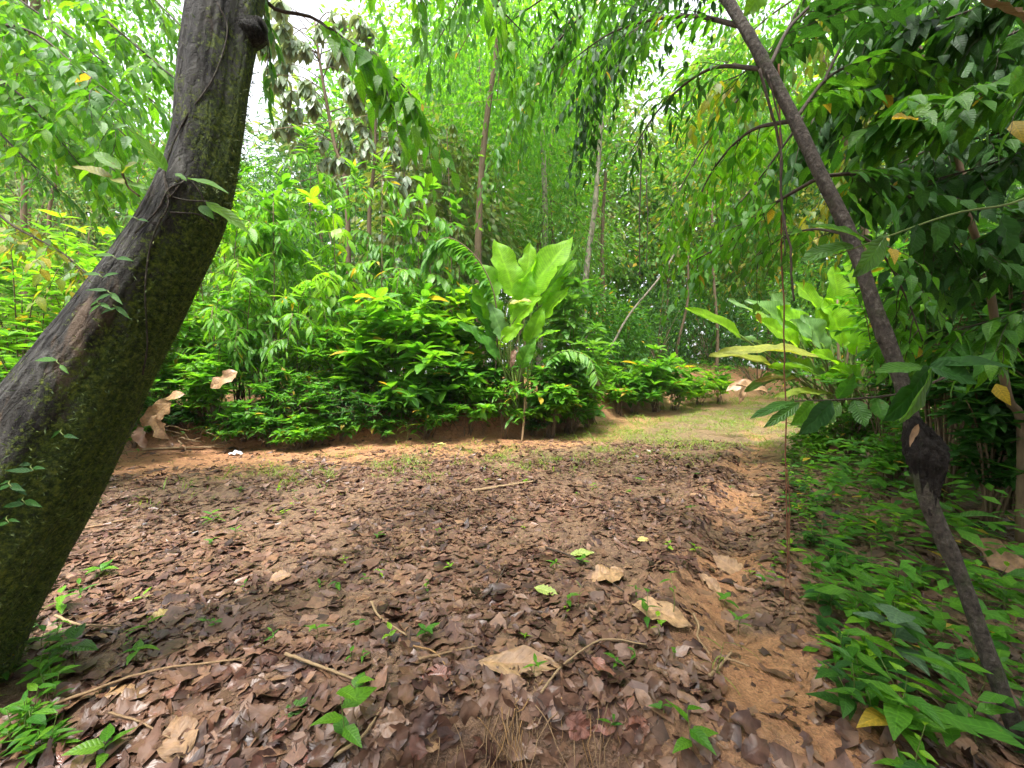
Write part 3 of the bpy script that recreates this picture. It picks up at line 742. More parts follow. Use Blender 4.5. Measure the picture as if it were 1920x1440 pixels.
def big_leaf(parent, a, b, wpx, up, mat, d1, d2=None, **k):
    pa, pb_ = P(*a, d1), P(*b, d2 or d1)
    off = origin(parent) if parent is not None else pa
    me = blade_mesh('leaf', pa, pb_, wpx / FPX * d1, np.array(up, float), mat, off=off, **k)
    return link('leaf', me, parent, None if parent is not None else off)
for i, (a, b, w, up, mt, d1, d2) in enumerate([
        ((312, 322), (256, 250), 28, (0.6, -0.7, 0.5), 'mid', 1.38, 1.34), ((352, 334), (428, 362), 38, (0.1, -0.5, 1), 'mid', 1.34, 1.36), ((386, 378), (470, 440), 34, (0.5, -0.6, 0.6), 'bright', 1.36, 1.40),
        ((375, 385), (402, 412), 20, (0.3, -0.8, 0.4), 'mid', 1.36, 1.36), ((330, 325), (350, 340), 16, (0, -0.6, 1), 'mid', 1.36, 1.36)]):
    big_leaf(climb, a, b, w, up, M[mt], d1, d2, droop=0.12, wave=0.01, seed=40 + i, shape='lance', nv=9, nu=5)
spr = thing('climber_sprig', 'sprig of yellowing broad leaves sprouting left of the mossy trunk', 'plant', on_trunk(275, 350))
g = Geo(); g.add(*tube(catmull([on_trunk(268, 372), P(240, 350, 1.42), P(228, 322, 1.40)], 10), 0.0035, 5)); g.obj('stem', M['brownstem'], spr)
for i, (a, b, w, up, mt) in enumerate([((210, 333), (135, 312), 26, (0.1, -0.7, 0.8), 'yellowing'), ((226, 318), (176, 285), 26, (0.3, -0.8, 0.5), 'bright'), ((230, 325), (256, 305), 30, (-0.2, -0.8, 0.6), 'yellowing'), ((240, 345), (275, 355), 18, (0, -0.6, 0.8), 'bright'), ((212, 336), (232, 345), 20, (0, -0.6, 0.8), 'yellowing')]):
    big_leaf(spr, a, b, w, up, M[mt], 1.40, 1.39, droop=0.15, wave=0.01, seed=60 + i, shape='ellip', nv=9, nu=5)
# small climbing ferns creeping on the lower bark
for i, (px, py, k) in enumerate([(255, 408, 2), (215, 480, 2), (190, 515, 2), (205, 545, 3), (185, 565, 3), (215, 570, 3), (110, 675, 2), (60, 870, 3), (20, 900, 4), (45, 930, 3), (15, 965, 3), (115, 805, 2)]):
    b = on_trunk(px, py, 0.004)
    f = thing('creeping_fern', 'small grey green creeper leaf pair clinging to the mossy trunk', 'plant', b, 'small creepers clinging to the mossy trunk')
    g = Geo(); g.add(*tube([b, b + [0.01, -0.012, -0.006], b + [0.03, -0.02, -0.016]], 0.0016, 4)); g.obj('stem', M['greenstem'], f)
    lv = Leaves(); an = rng.uniform(-0.5, 0.5, k)
    lv.add(b + np.outer(np.linspace(0.1, 1, k), [0.03, -0.02, -0.016]), np.stack([np.cos(an) * np.where(np.arange(k) % 2, 1, -1), -0.3 + 0 * an, np.sin(an) - 0.2], 1), np.array([0.2, -0.8, 0.6]), rng.uniform(0.045, 0.075, k))
    lv.build(f, 'lance', 'dark' if i > 6 else 'mid', 10)

# ------------------------------------------------------------------ thin crooked tree on the right
spec = [(1935, 1440, 1.28, 62), (1905, 1370, 1.30, 58), (1850, 1220, 1.33, 54), (1800, 1080, 1.36, 52), (1745, 950, 1.40, 54), (1722, 840, 1.44, 56), (1685, 700, 1.50, 50), (1640, 580, 1.55, 48),
        (1592, 440, 1.62, 46), (1540, 330, 1.68, 44), (1490, 225, 1.75, 43), (1440, 130, 1.82, 42), (1395, 50, 1.9, 42), (1345, -30, 2.0, 40), (1250, -180, 2.2, 34), (1150, -350, 2.6, 28)]
pts = np.array([P(a, b, d) for a, b, d, w in spec]); rad = np.array([w * np.interp(b, [0, 600, 1400], [0.46, 0.47, 0.50]) / 2 / FPX * d for a, b, d, w in spec])
rc_ = catmull(pts, 90); rr_ = catmull(np.c_[rad, rad, rad], 90)[:, 0]
pts[0, 2] = min(pts[0, 2], g1(pts[0, 0], pts[0, 1]) - 0.05)
rtree = thing('slender_tree', 'slender crooked dark tree leaning left over the right verge with drooping leafy branches', 'tree', pts[0])
V, F, U = tube(rc_, rr_, 20, lambda t, th: 1 + 0.34 * (fbm(np.minimum(th, 6.283 - th) * 1.2, t * 16 + 0 * th, 111, 3) - 0.5) + 0.16 * (fbm(np.minimum(th, 6.283 - th) * 4, t * 60 + 0 * th, 113, 2) - 0.5) + 0.12 * np.maximum(0, np.sin(t * 61 + 0 * th)) ** 8)
link('trunk', mk_mesh('trunk', V - origin(rtree), F, U, None, M['thinbark']), rtree)
def sub_branch(root, pts, r0, r1, n_tw, tw_len, nleaf, size, tn, mn, n_ind=0, bark='twig', lo=None, **k):
    g, lv = Geo(), Leaves()
    bough(g, lv, pts, r0, r1, n_tw, tw_len, nleaf, size, **k)
    br = g.obj('branch', M[bark], root)
    # leaves hang on the branch itself: sub-parts
    lv.build(br, tn, mn, n_ind, lo)
    return br
# the dark nest on the trunk
b = P(1728, 872, 1.42)
s_u, s_v = np.meshgrid(np.linspace(0, np.pi, 70), np.arange(96) * 2 * np.pi / 96, indexing='ij')
ax = nrm(P(1745, 960, 1.395) - P(1705, 760, 1.47)); e1 = nrm(np.cross(ax, [0, 1, 0])); e2 = np.cross(ax, e1)
tt = np.cos(s_u); prof = np.sin(s_u) ** 0.7 * (0.028 + 0.026 * np.exp(-((tt + 0.2) / 0.5) ** 2) - 0.010 * tt)
sx_, sy_ = np.sin(s_u) * np.cos(s_v), np.sin(s_u) * np.sin(s_v)
lump = 1 + 0.6 * (fbm(sx_ * 2.4 + 5, sy_ * 2.4 + tt * 2.1, 121, 3) - 0.5) + 0.45 * (fbm(sx_ * 7 + 5, sy_ * 7 + tt * 6, 123, 3) - 0.5) + 0.22 * (fbm(s_u * 14, np.minimum(s_v, 6.283 - s_v) * 8, 122, 3) - 0.5)
V = (-tt * 0.18)[..., None] * -ax + (0.018 * np.sin(s_u) ** 2)[..., None] * np.array([1.0, 0, 0.1]) + (prof * lump)[..., None] * (np.cos(s_v)[..., None] * e1 + np.sin(s_v)[..., None] * e2)
i, j = np.meshgrid(np.arange(69), np.arange(96), indexing='ij')
F = np.stack([i * 96 + j, i * 96 + (j + 1) % 96, (i + 1) * 96 + (j + 1) % 96, (i + 1) * 96 + j], -1).reshape(-1, 4)
tag(link('insect_nest', mk_mesh('insect_nest', V.reshape(-1, 3), F, None, None, M['nest']), None, b), 'black lumpy insect nest wrapped round the slender crooked trunk', 'nest')
g0 = P(1722, 795, 1.335); me = blade_mesh('dead_leaf', g0, P(1706, 838, 1.335), 13 / FPX * 1.33, np.array([-0.3, -1, 0.1]), M['d_tan'], droop=-0.3, wave=0.004, shape='lance', nv=8, nu=4, off=g0)
tag(link('dead_leaf', me, None, g0), 'pale curled strip of dead leaf caught on the black nest', 'leaf')

# ------------------------------------------------------------------ hanging vines
def vine(name, label, pts, r, mat, cat='vine', wob=0.006, k=5):
    c = catmull(pts, 40); c[1:-1] += np.cumsum(rng.normal(size=(38, 3)) * wob * 0.3, 0) * np.sin(np.linspace(0, np.pi, 38))[:, None]
    g = Geo(); g.add(*tube(c, np.linspace(r, r * 0.7, 40), k)); return tag(g.obj(name, M[mat], None), label, cat)
vine('hanging_vine', 'thin reddish vine hanging straight down over the right side of the track', [P(1460, 120, 1.9), P(1466, 400, 1.9), P(1470, 640, 1.9), P(1474, 860, 1.9), P(1477, 1060, 1.9)], 0.0042, 'vine')
vine('hanging_vine', 'hair thin reddish aerial root trailing off the hanging vine near the ground', [P(1476, 880, 1.9), P(1484, 1000, 1.88), P(1470, 1120, 1.86), P(1470, 1200, 1.84)], 0.0018, 'vine')
vine('hanging_vine', 'second hair thin aerial root ending in a fork beside the sandy patch', [P(1478, 960, 1.9), P(1480, 1080, 1.87), P(1484, 1190, 1.85)], 0.0016, 'vine')
vine('hanging_branch', 'dark knobbly dead stem dangling from the slender crooked tree', [P(1424, 130, 1.8), P(1440, 190, 1.8), P(1462, 270, 1.8), P(1466, 360, 1.8), P(1476, 440, 1.8), P(1482, 510, 1.8), P(1489, 565, 1.8)], 0.0062, 'twig', cat='branch', wob=0.01, k=7)
vine('hanging_branch', 'long dark stem hanging close beside the slender crooked trunk', [P(1440, 140, 1.78), P(1468, 250, 1.78), P(1474, 330, 1.78), P(1472, 480, 1.78)], 0.0035, 'twig', cat='branch', wob=0.006)
vine('hanging_vine', 'thin dark vine hanging left of the reddish one from high leaves', [P(1205, 250, 4.4), P(1200, 360, 4.4), P(1198, 470, 4.4), P(1199, 520, 4.4)], 0.008, 'twig')
vine('hanging_vine', 'slim dark vine hanging in the gap beyond the track', [P(1212, 330, 5), P(1213, 420, 5), P(1212, 500, 5)], 0.007, 'twig')
vine('wire', 'thin pale wire stretched across the clearing by the silvery leaved tree', [P(470, 248, 7.5), P(620, 228, 8.0), P(760, 206, 8.6), P(1000, 180, 9.6)], 0.006, 'palestick', cat='wire', wob=0.0)

# ------------------------------------------------------------------ branches of the slender tree
RB = [  # limb through pixels, limb radii, twigs, twig length, leaves per twig, leaf size, kind
    ([(1490, 225, 1.75), (1400, 250, 2.0), (1330, 330, 2.3), (1290, 430, 2.5)], .010, .003, 12, .32, 9, .10, 'ovate', 'canopy', 90),
    ([(1540, 330, 1.68), (1440, 390, 1.9), (1370, 450, 2.1), (1300, 490, 2.3)], .009, .003, 12, .30, 9, .10, 'ovate', 'mid', 90),
    ([(1440, 130, 1.82), (1330, 130, 2.1), (1240, 200, 2.4), (1180, 290, 2.7)], .011, .003, 12, .36, 9, .10, 'lance', 'dark', 80),
    ([(1395, 50, 1.9), (1280, 30, 2.2), (1150, 60, 2.6), (1050, 130, 3.0)], .012, .003, 16, .42, 10, .11, 'lance', 'mid', 90),
    ([(1590, 440, 1.62), (1520, 430, 1.8), (1460, 450, 1.95), (1410, 490, 2.1)], .006, .002, 8, .22, 7, .085, 'ovate', 'mid', 50),
    ([(1540, 330, 1.68), (1620, 330, 1.7), (1720, 380, 1.75), (1800, 470, 1.8)], .008, .0025, 18, .28, 9, .12, 'ovate', 'dark', 100),
    ([(1490, 225, 1.75), (1560, 140, 1.9), (1660, 110, 2.0), (1780, 150, 2.1)], .009, .003, 18, .34, 10, .12, 'ovate', 'mid', 110),
    ([(1440, 130, 1.82), (1490, 40, 2.0), (1580, -20, 2.2), (1700, 10, 2.4)], .010, .003, 22, .36, 10, .12, 'ovate', 'dark', 110),
    ([(1590, 430, 1.62), (1650, 470, 1.6), (1700, 560, 1.6), (1730, 640, 1.6)], .006, .002, 9, .24, 8, .10, 'ovate', 'mid', 60),
    ([(1345, -30, 2.0), (1200, -60, 2.5), (1050, -20, 3.0), (930, 60, 3.5)], .014, .004, 18, .55, 10, .13, 'lance', 'dark', 90),
]
for pts_, r0, r1, nt, tl, nl, sz, tn, mn, ni in RB:
    sub_branch(rtree, [P(*q) for q in pts_], r0, r1, nt, tl, nl, sz, tn, mn, ni, hang=0.45, sag=0.4, down=0.25)

#@@MID
# ------------------------------------------------------------------ background forest
def ztop(py, d): return 1.15 + (HORIZON - py) / FPX * d
def bgtree(px, d, top, bot, wpx, trunk_px, label, tn='ovate_lo', mn='mid', n_cl=60, per=34, size=0.2, r=0.09, dens=1.5, bark='brownstem', name='jungle_tree', lean=0.0, thin=0.38, rc=None, group='trees at the back of the clearing', down=0.6, seed=0, limbs=7, shell=0.55, depth=1.0):
    b = base(trunk_px, d); zt, zb = ztop(top, d), ztop(bot, d)
    cx = (px - CX) / FPX * d; w = wpx / FPX * d / 2; h = (zt - zb) / 2; cz = (zt + zb) / 2
    return tree(name, label, b, [b - [0, 0, 0.2], b + [lean * 0.5, 0, (cz - b[2]) * 0.5], [cx * 0.7 + (b[0] + lean) * 0.3, d, cz], [cx, d, cz + h * 0.6]], r, r * 0.35,
                [cx, d, cz], [w, w * depth, h], int(n_cl * 1.2), int(per * dens), size * 1.22, tn, mn, bark, group, rc or max(0.3, 0.22 * w), thin, down, limbs, 'tree', seed, shell=shell)
BT = [
    # px, d, top, bot, width, trunk px, label, kw
    (600, 17, 220, 700, 330, 620, 'dense dark green tree far behind the silvery leaved tree', dict(mn='dark', tn='fine_lo', n_cl=130, per=60, size=0.24, thin=0.25)),
    (470, 15, 300, 640, 190, 470, 'mid green bushy tree just right of the leaning trunk in the distance', dict(mn='bright', tn='fine_lo', n_cl=70, per=50, size=0.22, thin=0.3)),
    (830, 14, 230, 640, 250, 850, 'mottled olive tree behind the middle of the clearing', dict(mn='olive', tn='ellip_lo', n_cl=110, per=40, size=0.26, thin=0.28)),
    (900, 18, 40, 460, 330, 905, 'tall vine draped tree rising behind the broad leaved clump', dict(mn='canopy', tn='ovate_lo', n_cl=120, per=44, size=0.27, thin=0.33)),
    (1030, 16, 290, 660, 210, 1050, 'feathery fine leaved tree behind the broad leaved clump', dict(mn='bright', tn='fine_lo', n_cl=110, per=66, size=0.20, thin=0.24, rc=0.55)),
    (1110, 21, 120, 520, 260, 1125, 'tree with a bare pale trunk and high sparse crown', dict(mn='olive', tn='ovate_lo', n_cl=60, per=40, size=0.3, thin=0.42, r=0.16)),
    (1260, 22, 250, 640, 290, 1250, 'hazy green tree beyond the bend of the track', dict(mn='bright', tn='ovate_lo', n_cl=90, per=44, size=0.27, thin=0.36)),
    (1400, 19, 150, 560, 340, 1440, 'yellow green tree behind the slender crooked tree', dict(mn='yellowing', tn='ovate_lo', n_cl=80, per=40, size=0.30, thin=0.38)),
    (1560, 16, 60, 600, 420, 1600, 'leafy tree behind the broad leaves on the right verge', dict(mn='bright', tn='ovate_lo', n_cl=130, per=44, size=0.25, thin=0.36)),
    (1790, 13, -60, 620, 480, 1800, 'large dark tree filling the back of the right thicket', dict(mn='dark', tn='ovate_lo', n_cl=140, per=44, size=0.24, thin=0.3)),
    (330, 18, 120, 560, 260, 350, 'slim tree seen past the left edge of the leaning trunk', dict(mn='mid', tn='fine_lo', n_cl=60, per=40, size=0.24, thin=0.42)),
    (70, 16, 250, 640, 260, 40, 'thin reddish brown leaved tree at the far left', dict(mn='olive', tn='fine_lo', n_cl=60, per=40, size=0.22, thin=0.45)),
    (180, 19, 330, 660, 260, 130, 'low tree behind the left shrubs', dict(mn='mid', tn='fine_lo', n_cl=70, per=40, size=0.24, thin=0.38)),
    (740, 24, 60, 420, 240, 745, 'tall pale tree far behind the silvery leaves', dict(mn='canopy', tn='ovate_lo', n_cl=70, per=40, size=0.32, thin=0.42)),
    (960, 10.5, -170, 250, 560, 902, 'tall tree whose lacy crown hangs over the top of the clearing', dict(mn='canopy', tn='ovate_lo', n_cl=150, per=44, size=0.15, thin=0.36, r=0.11, rc=0.5)),
    (130, 8.5, -220, 330, 460, -40, 'tree behind the upper left boughs with a full green crown', dict(mn='canopy', tn='ovate_lo', n_cl=130, per=44, size=0.15, thin=0.34, r=0.1, rc=0.45)),
    (1480, 9.5, -150, 330, 420, 1620, 'tree crown behind the slender crooked trunk at the upper right', dict(mn='canopy', tn='ovate_lo', n_cl=110, per=44, size=0.16, thin=0.42, r=0.1, rc=0.45)),
    (980, 25, -40, 330, 320, 990, 'highest tree crown over the middle of the clearing', dict(mn='canopy', tn='ovate_lo', n_cl=90, per=44, size=0.33, thin=0.40)),
]
for k, (px, d, top, bot, w, tpx, lab, kw) in enumerate(BT):
    bgtree(px, d, top, bot, w, tpx, lab, seed=k * 3, **kw)
# bare slender trunks among them
for k, (a, b2, d, w, lab) in enumerate([
        ((1098, 530), (1128, 215), 13.5, 17, 'pale mottled slender trunk nearest the broad leaved clump'), ((1133, 590), (1137, 300), 14, 12, 'thin brown trunk right of the pale mottled trunk'),
        ((1270, 650), (1290, 480), 15, 8, 'thin leaning sapling stem in the dark gap beyond the track'), ((1010, 470), (1045, 120), 17, 13, 'grey trunk half hidden in vines behind the broad leaved clump'),
        ((45, 430), (40, 150), 12, 14, 'slender straight trunk at the left behind the shrubs'), ((92, 420), (100, 180), 13, 9, 'thin straight trunk beside the slender one at the left'), ((1345, 620), (1335, 380), 15, 9, 'thin straight trunk right of the dark gap'),
        ((1180, 590), (1275, 460), 11, 6, 'thin pale dead stem leaning across the dark gap')]):
    p0, p1 = P(*a, d), P(*b2, d)
    gb = np.array([p0[0], d, g1(p0[0], d) - 0.1]) if k != 7 else p0 - [0.5, 0, 0.9]
    root = thing('slender_tree', lab, 'tree', gb, 'bare trunks behind the clearing')
    g = Geo(); c = catmull([gb, p0, (p0 + p1) / 2 + rng.normal(size=3) * 0.08, p1], 26); w *= 0.72; g.add(*tube(c, np.linspace(w, w * 0.65, 26) / 2 / FPX * d, 8, lambda t, th: 1 + 0.2 * (fbm(t * 22 + 0 * th, th, 131, 2) - 0.5)))
    g.obj('trunk', M['palebark' if k in (0, 7) else 'brownstem'], root)
    lv = Leaves(); lv.add(np.repeat(p1[None], 90, 0) + jit(90, 0.55), nrm(jit(90, 1)) + [0, 0, -0.5], UP, rng.uniform(0.15, 0.3, 90))
    ik = rng.integers(8, 26, 150); lv.add(c[ik] + jit(150, 0.28), nrm(jit(150, 1)) + [0, 0, -0.7], UP, rng.uniform(0.10, 0.24, 150))      # creepers up the stem
    if k != 7: lv.build(root, 'ovate_lo', 'mid', 0, rest='crown')
# palm with long fronds high at the back
b = base(1010, 15); pr = thing('palm_tree', 'palm with long feathery fronds behind the hanging leaves', 'palm', b)
top = P(1015, 190, 15); g = Geo(); g.add(*tube(catmull([b - [0, 0, 0.2], (b + top) / 2 + [0.2, 0, 0], top], 20), np.linspace(0.13, 0.09, 20), 9)); g.obj('trunk', M['palebark'], pr)
for k in range(13):
    a = k * 2.4; L = rng.uniform(2.2, 3.0); el = rng.uniform(0.1, 0.9)
    d0 = np.array([math.cos(a) * math.cos(el), math.sin(a) * math.cos(el), math.sin(el)])
    t = np.linspace(0, 1, 16)
    c = top + d0 * (t * L)[:, None] + np.array([0, 0, -1.0]) * (t ** 2 * L * 0.55)[:, None]
    g = Geo(); g.add(*tube(c, np.linspace(0.02, 0.004, 16), 4)); fr = g.obj('frond', M['greenstem'], pr)
    lv = Leaves(); n_ = 70; tt = np.linspace(0.12, 1, n_); ix = np.minimum((tt * 15).astype(int), 14); q = c[ix] + (c[ix + 1] - c[ix]) * (tt * 15 - ix)[:, None]
    tg = nrm(c[ix + 1] - c[ix]); sd = nrm(np.cross(tg, UP)) * np.where(np.arange(n_) % 2, 1, -1)[:, None]
    lv.add(q, tg * 0.5 + sd - UP * 0.5, UP + 0 * q, 0.55 * np.sin(np.pi * (0.15 + 0.8 * tt)) + 0.1)
    T.setdefault('leaflet', family('lance', 0.07, nv=3, nu=2, fold=0)); lv.build(fr, 'leaflet', 'mid', 0, rest='leaflets')
# dark undergrowth in the gap beyond the track
for k, (px, d, top, w, mn, lab) in enumerate([
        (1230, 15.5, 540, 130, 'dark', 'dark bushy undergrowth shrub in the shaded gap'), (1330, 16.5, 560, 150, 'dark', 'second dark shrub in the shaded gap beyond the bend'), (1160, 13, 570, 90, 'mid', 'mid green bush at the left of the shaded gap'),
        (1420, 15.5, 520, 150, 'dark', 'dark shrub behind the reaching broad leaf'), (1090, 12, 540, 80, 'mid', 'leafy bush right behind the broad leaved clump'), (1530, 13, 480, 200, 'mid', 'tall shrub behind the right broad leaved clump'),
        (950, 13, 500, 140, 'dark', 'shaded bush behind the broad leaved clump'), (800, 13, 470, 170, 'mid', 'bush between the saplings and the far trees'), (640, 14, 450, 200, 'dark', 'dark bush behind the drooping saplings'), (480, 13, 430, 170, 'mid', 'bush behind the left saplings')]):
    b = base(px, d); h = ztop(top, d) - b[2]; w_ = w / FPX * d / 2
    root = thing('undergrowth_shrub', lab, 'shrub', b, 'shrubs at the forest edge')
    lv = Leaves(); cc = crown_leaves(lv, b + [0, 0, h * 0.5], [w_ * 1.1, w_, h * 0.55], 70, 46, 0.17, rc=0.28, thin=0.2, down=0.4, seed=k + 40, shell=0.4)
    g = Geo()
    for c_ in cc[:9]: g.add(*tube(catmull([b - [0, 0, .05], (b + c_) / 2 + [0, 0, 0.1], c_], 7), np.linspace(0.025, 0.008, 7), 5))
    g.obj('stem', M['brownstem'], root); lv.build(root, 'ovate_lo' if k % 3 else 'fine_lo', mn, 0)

# unseen forest behind and beside the camera, added to block light (one mass)
lv = Leaves(); g = Geo()
for k, (x, y, r, z) in enumerate([(-7, -6, 3.2, 5), (-3, -7.5, 3.2, 5), (1, -6, 3.4, 5), (4.5, -4, 3.2, 5), (7.5, -1.5, 3.0, 5), (0.5, -1.6, 2.2, 5.6), (3.5, -1.6, 2.2, 6.0), (7.0, 2.5, 2.4, 5.5)]):
    crown_leaves(lv, [x, y, z], [r, r, z * 0.62], 80, 17, 0.5, rc=0.7, thin=0.2, seed=60 + k)
    b = np.array([x, y, g1(x, y) - 0.2]); g.add(*tube(catmull([b, b + [0.2, 0, 3], [x, y, z + 1]], 12), np.linspace(0.2, 0.08, 12), 8))
fz = lv.build(None, 'ovate_lo', 'mid', 0, rest='forest') if False else None
p_, m_, z_ = lv.arrays()
fo = link('forest', joined(T['ovate_lo'], p_, m_, 'dark')); tag(fo, 'unseen leafy forest added to block light from behind', None, None, 'stuff')
fb = g.obj('unseen_forest_trunks', M['palebark'], None); fb.name = 'unseen_forest_wood'; fb['kind'] = 'stuff'

# ------------------------------------------------------------------ tree with silvery drooping leaves
b = base(655, 10)
st = thing('silver_leaved_tree', 'young tree with whorls of drooping silvery leaves, brown beneath, against white sky', 'tree', b)
g = Geo(); lv = Leaves()
tr1 = catmull([b - [0, 0, .1], P(650, 370, 10), P(625, 260, 10), P(600, 120, 10), P(590, 40, 10)], 30); g.add(*tube(tr1, np.linspace(0.075, 0.02, 30), 7))
b2 = base(700, 9.6)
tr2 = catmull([b2 - [0, 0, .1], P(692, 430, 9.6), P(702, 300, 9.6), P(705, 180, 9.6)], 30); g.add(*tube(tr2, np.linspace(0.07, 0.02, 30), 7))
for j in range(64):
    if j < 48:
        i = rng.integers(12, 29); s = tr1[i]; L = rng.uniform(0.5, 1.35); a = rng.uniform(0, 6.28)
    else:
        i = rng.integers(14, 29); s = tr2[i]; L = rng.uniform(0.4, 0.9); a = rng.uniform(0, 6.28)
    tip = s + np.array([math.cos(a) * L, math.sin(a) * L * 0.7, L * 0.35 - 0.1]); c = catmull([s, (s + tip) / 2 + [0, 0, 0.15], tip, tip + [math.cos(a) * .15, 0, -0.12]], 9)
    g.add(*tube(c, np.linspace(0.014, 0.005, 9), 4))
    for q in (c[5], c[7], c[8]):
        n_ = 8; an = rng.uniform(0, 6.28) + np.arange(n_) * 0.8
        lv.add(np.repeat(q[None], n_, 0) + jit(n_, 0.03), np.stack([np.cos(an) * 0.55, np.sin(an) * 0.55, np.full(n_, -0.8)], 1) + jit(n_, 0.15), np.stack([np.cos(an), np.sin(an), np.full(n_, 0.8)], 1), rng.uniform(0.26, 0.42, n_))
g.obj('trunk', M['brownstem'], st); lv.build(st, 'ellip', 'silver', 260, 'ellip_md')
# smaller copies of the kind, below it
for k, (px, d, top, lab) in enumerate([(760, 10.5, 290, 'smaller silvery leaved sapling under the silvery tree'), (840, 11, 250, 'pale drooping leaved sapling left of the hanging leaf curtain')]):
    b = base(px, d); r_ = thing('silver_leaved_sapling', lab, 'tree', b); g = Geo(); lv = Leaves(); tp = np.array([b[0], d, ztop(top, d)])
    c = catmull([b - [0, 0, .1], (b + tp) / 2 + [0.1, 0, 0], tp], 20); g.add(*tube(c, np.linspace(0.035, 0.01, 20), 5))
    for j in range(26):
        s = c[rng.integers(9, 20)]; a = rng.uniform(0, 6.28); L = rng.uniform(0.2, 0.75); tip = s + np.array([math.cos(a) * L, math.sin(a) * L, L * 0.2]); g.add(*tube([s, tip], 0.006, 4))
        n_ = 8; an = np.arange(n_) * 0.8 + a
        lv.add(np.repeat(tip[None], n_, 0), np.stack([np.cos(an) * 0.6, np.sin(an) * 0.6, np.full(n_, -0.7)], 1), np.stack([np.cos(an), np.sin(an), np.full(n_, 0.8)], 1) + jit(n_, 0.1), rng.uniform(0.2, 0.33, n_))
    g.obj('stem', M['brownstem'], r_); lv.build(r_, 'ellip_md', 'silver' if k == 0 else 'olive', 90)

# ------------------------------------------------------------------ drooping saplings on the bank
def sapling(px, d, top, label, n_br, blen, nleaf, size, mn, n_ind=60, lean=0.0, tn='lance', droop=0.9, nodes=1):
    n_br = int(n_br * 1.7); size *= 1.35; blen *= 1.1; n_ind = int(n_ind * 1.4)
    b = base(px, d); tp = np.array([b[0] + lean, d + rng.uniform(-.2, .2), ztop(top - 22, d)])
    root = thing('drooping_sapling', label, 'sapling', b, 'saplings with drooping two ranked leaves')
    g, lv = Geo(), Leaves()
    c = catmull([b - [0, 0, .05], b * 0.5 + tp * 0.5 + rng.normal(size=3) * 0.06, tp], 20); g.add(*tube(c, np.linspace(0.014, 0.006, 20), 5))
    leafy_twig(g, lv, tp, np.array([lean + rng.normal() * .4, rng.normal() * .3, 1.0]), blen * 0.55, nleaf, size, hang=0.25, sag=0.25, r=0.005, tuft=4)
    for j in range(n_br):
        i = rng.integers(8, 20); a = rng.uniform(0, 6.28)
        pp = leafy_twig(g, lv, c[i], np.array([math.cos(a), math.sin(a), 0.75]), blen * rng.uniform(0.6, 1.15), nleaf, size, hang=0.55, sag=droop, r=0.006, spread=1.1)
        if nodes and rng.random() < 0.6:
            leafy_twig(g, lv, pp[3], nrm(pp[4] - pp[3]) + jit(1, 0.4)[0], blen * 0.5, nleaf // 2, size * 0.9, hang=0.6, sag=droop, r=0.004, spread=1.1)
    g.obj('stem', M['brownstem'], root); lv.build(root, tn, mn, n_ind)
for a in [
    (592, 8.6, 335, 'tallest drooping sapling with a bright upright tip', 9, 1.0, 16, 0.26, 'bright', 110),
    (672, 8.4, 385, 'drooping sapling with pale yellow leaf tips beside the tallest one', 10, 1.0, 16, 0.26, 'bright', 100),
    (520, 7.8, 440, 'bushy drooping sapling right of the leaning trunk', 11, 0.9, 15, 0.25, 'bright', 110),
    (440, 7.2, 430, 'yellow tipped sapling closest to the leaning trunk', 11, 0.9, 14, 0.25, 'lime', 110),
    (735, 8.2, 470, 'deep green drooping sapling behind the round shrub', 10, 0.9, 16, 0.24, 'mid', 90),
    (800, 8.6, 450, 'drooping sapling behind the top of the round shrub', 9, 0.9, 15, 0.24, 'bright', 80),
    (470, 6.6, 560, 'low sapling with orange spotted leaves over the bank', 9, 0.75, 14, 0.22, 'bright', 100),
    (410, 6.4, 600, 'low sapling beside the mossy trunk with sprays of leaflets', 8, 0.75, 14, 0.20, 'bright', 90),
    (560, 6.9, 590, 'sapling with silvery sheen leaves at the left of the round shrub', 9, 0.8, 14, 0.22, 'bright', 90),
    (620, 7.6, 540, 'bright sapling tucked left of the round shrub', 9, 0.8, 14, 0.22, 'lime', 80),
    (380, 8.2, 470, 'sapling half hidden by the leaning trunk', 8, 0.9, 14, 0.24, 'bright', 60),
    (500, 7.3, 400, 'tall sapling with large oval drooping leaves near the leaning trunk', 8, 0.9, 10, 0.28, 'bright', 80, 0.1, 'ellip'),
    (640, 7.7, 430, 'sapling with large oval leaves rising over the round shrub', 8, 0.85, 10, 0.28, 'lime', 80, -0.1, 'ellip'),
    (780, 7.9, 410, 'tall loose sapling behind the round shrub with broad hanging leaves', 8, 0.95, 10, 0.27, 'bright', 80, 0.1, 'ellip'),
    (860, 8.2, 440, 'sapling with hanging oval leaves left of the broad leaved clump', 7, 0.8, 10, 0.26, 'mid', 70, 0.0, 'ellip'),
    (415, 7.6, 385, 'tall arching sapling leaning over the shrubs by the leaning trunk', 8, 1.0, 12, 0.26, 'bright', 70, 0.2, 'lance'),
    (715, 7.6, 370, 'tall thin sapling with paired leaves above the round shrub', 6, 0.8, 14, 0.22, 'bright', 70, 0.1, 'lance'),
]: sapling(*a)
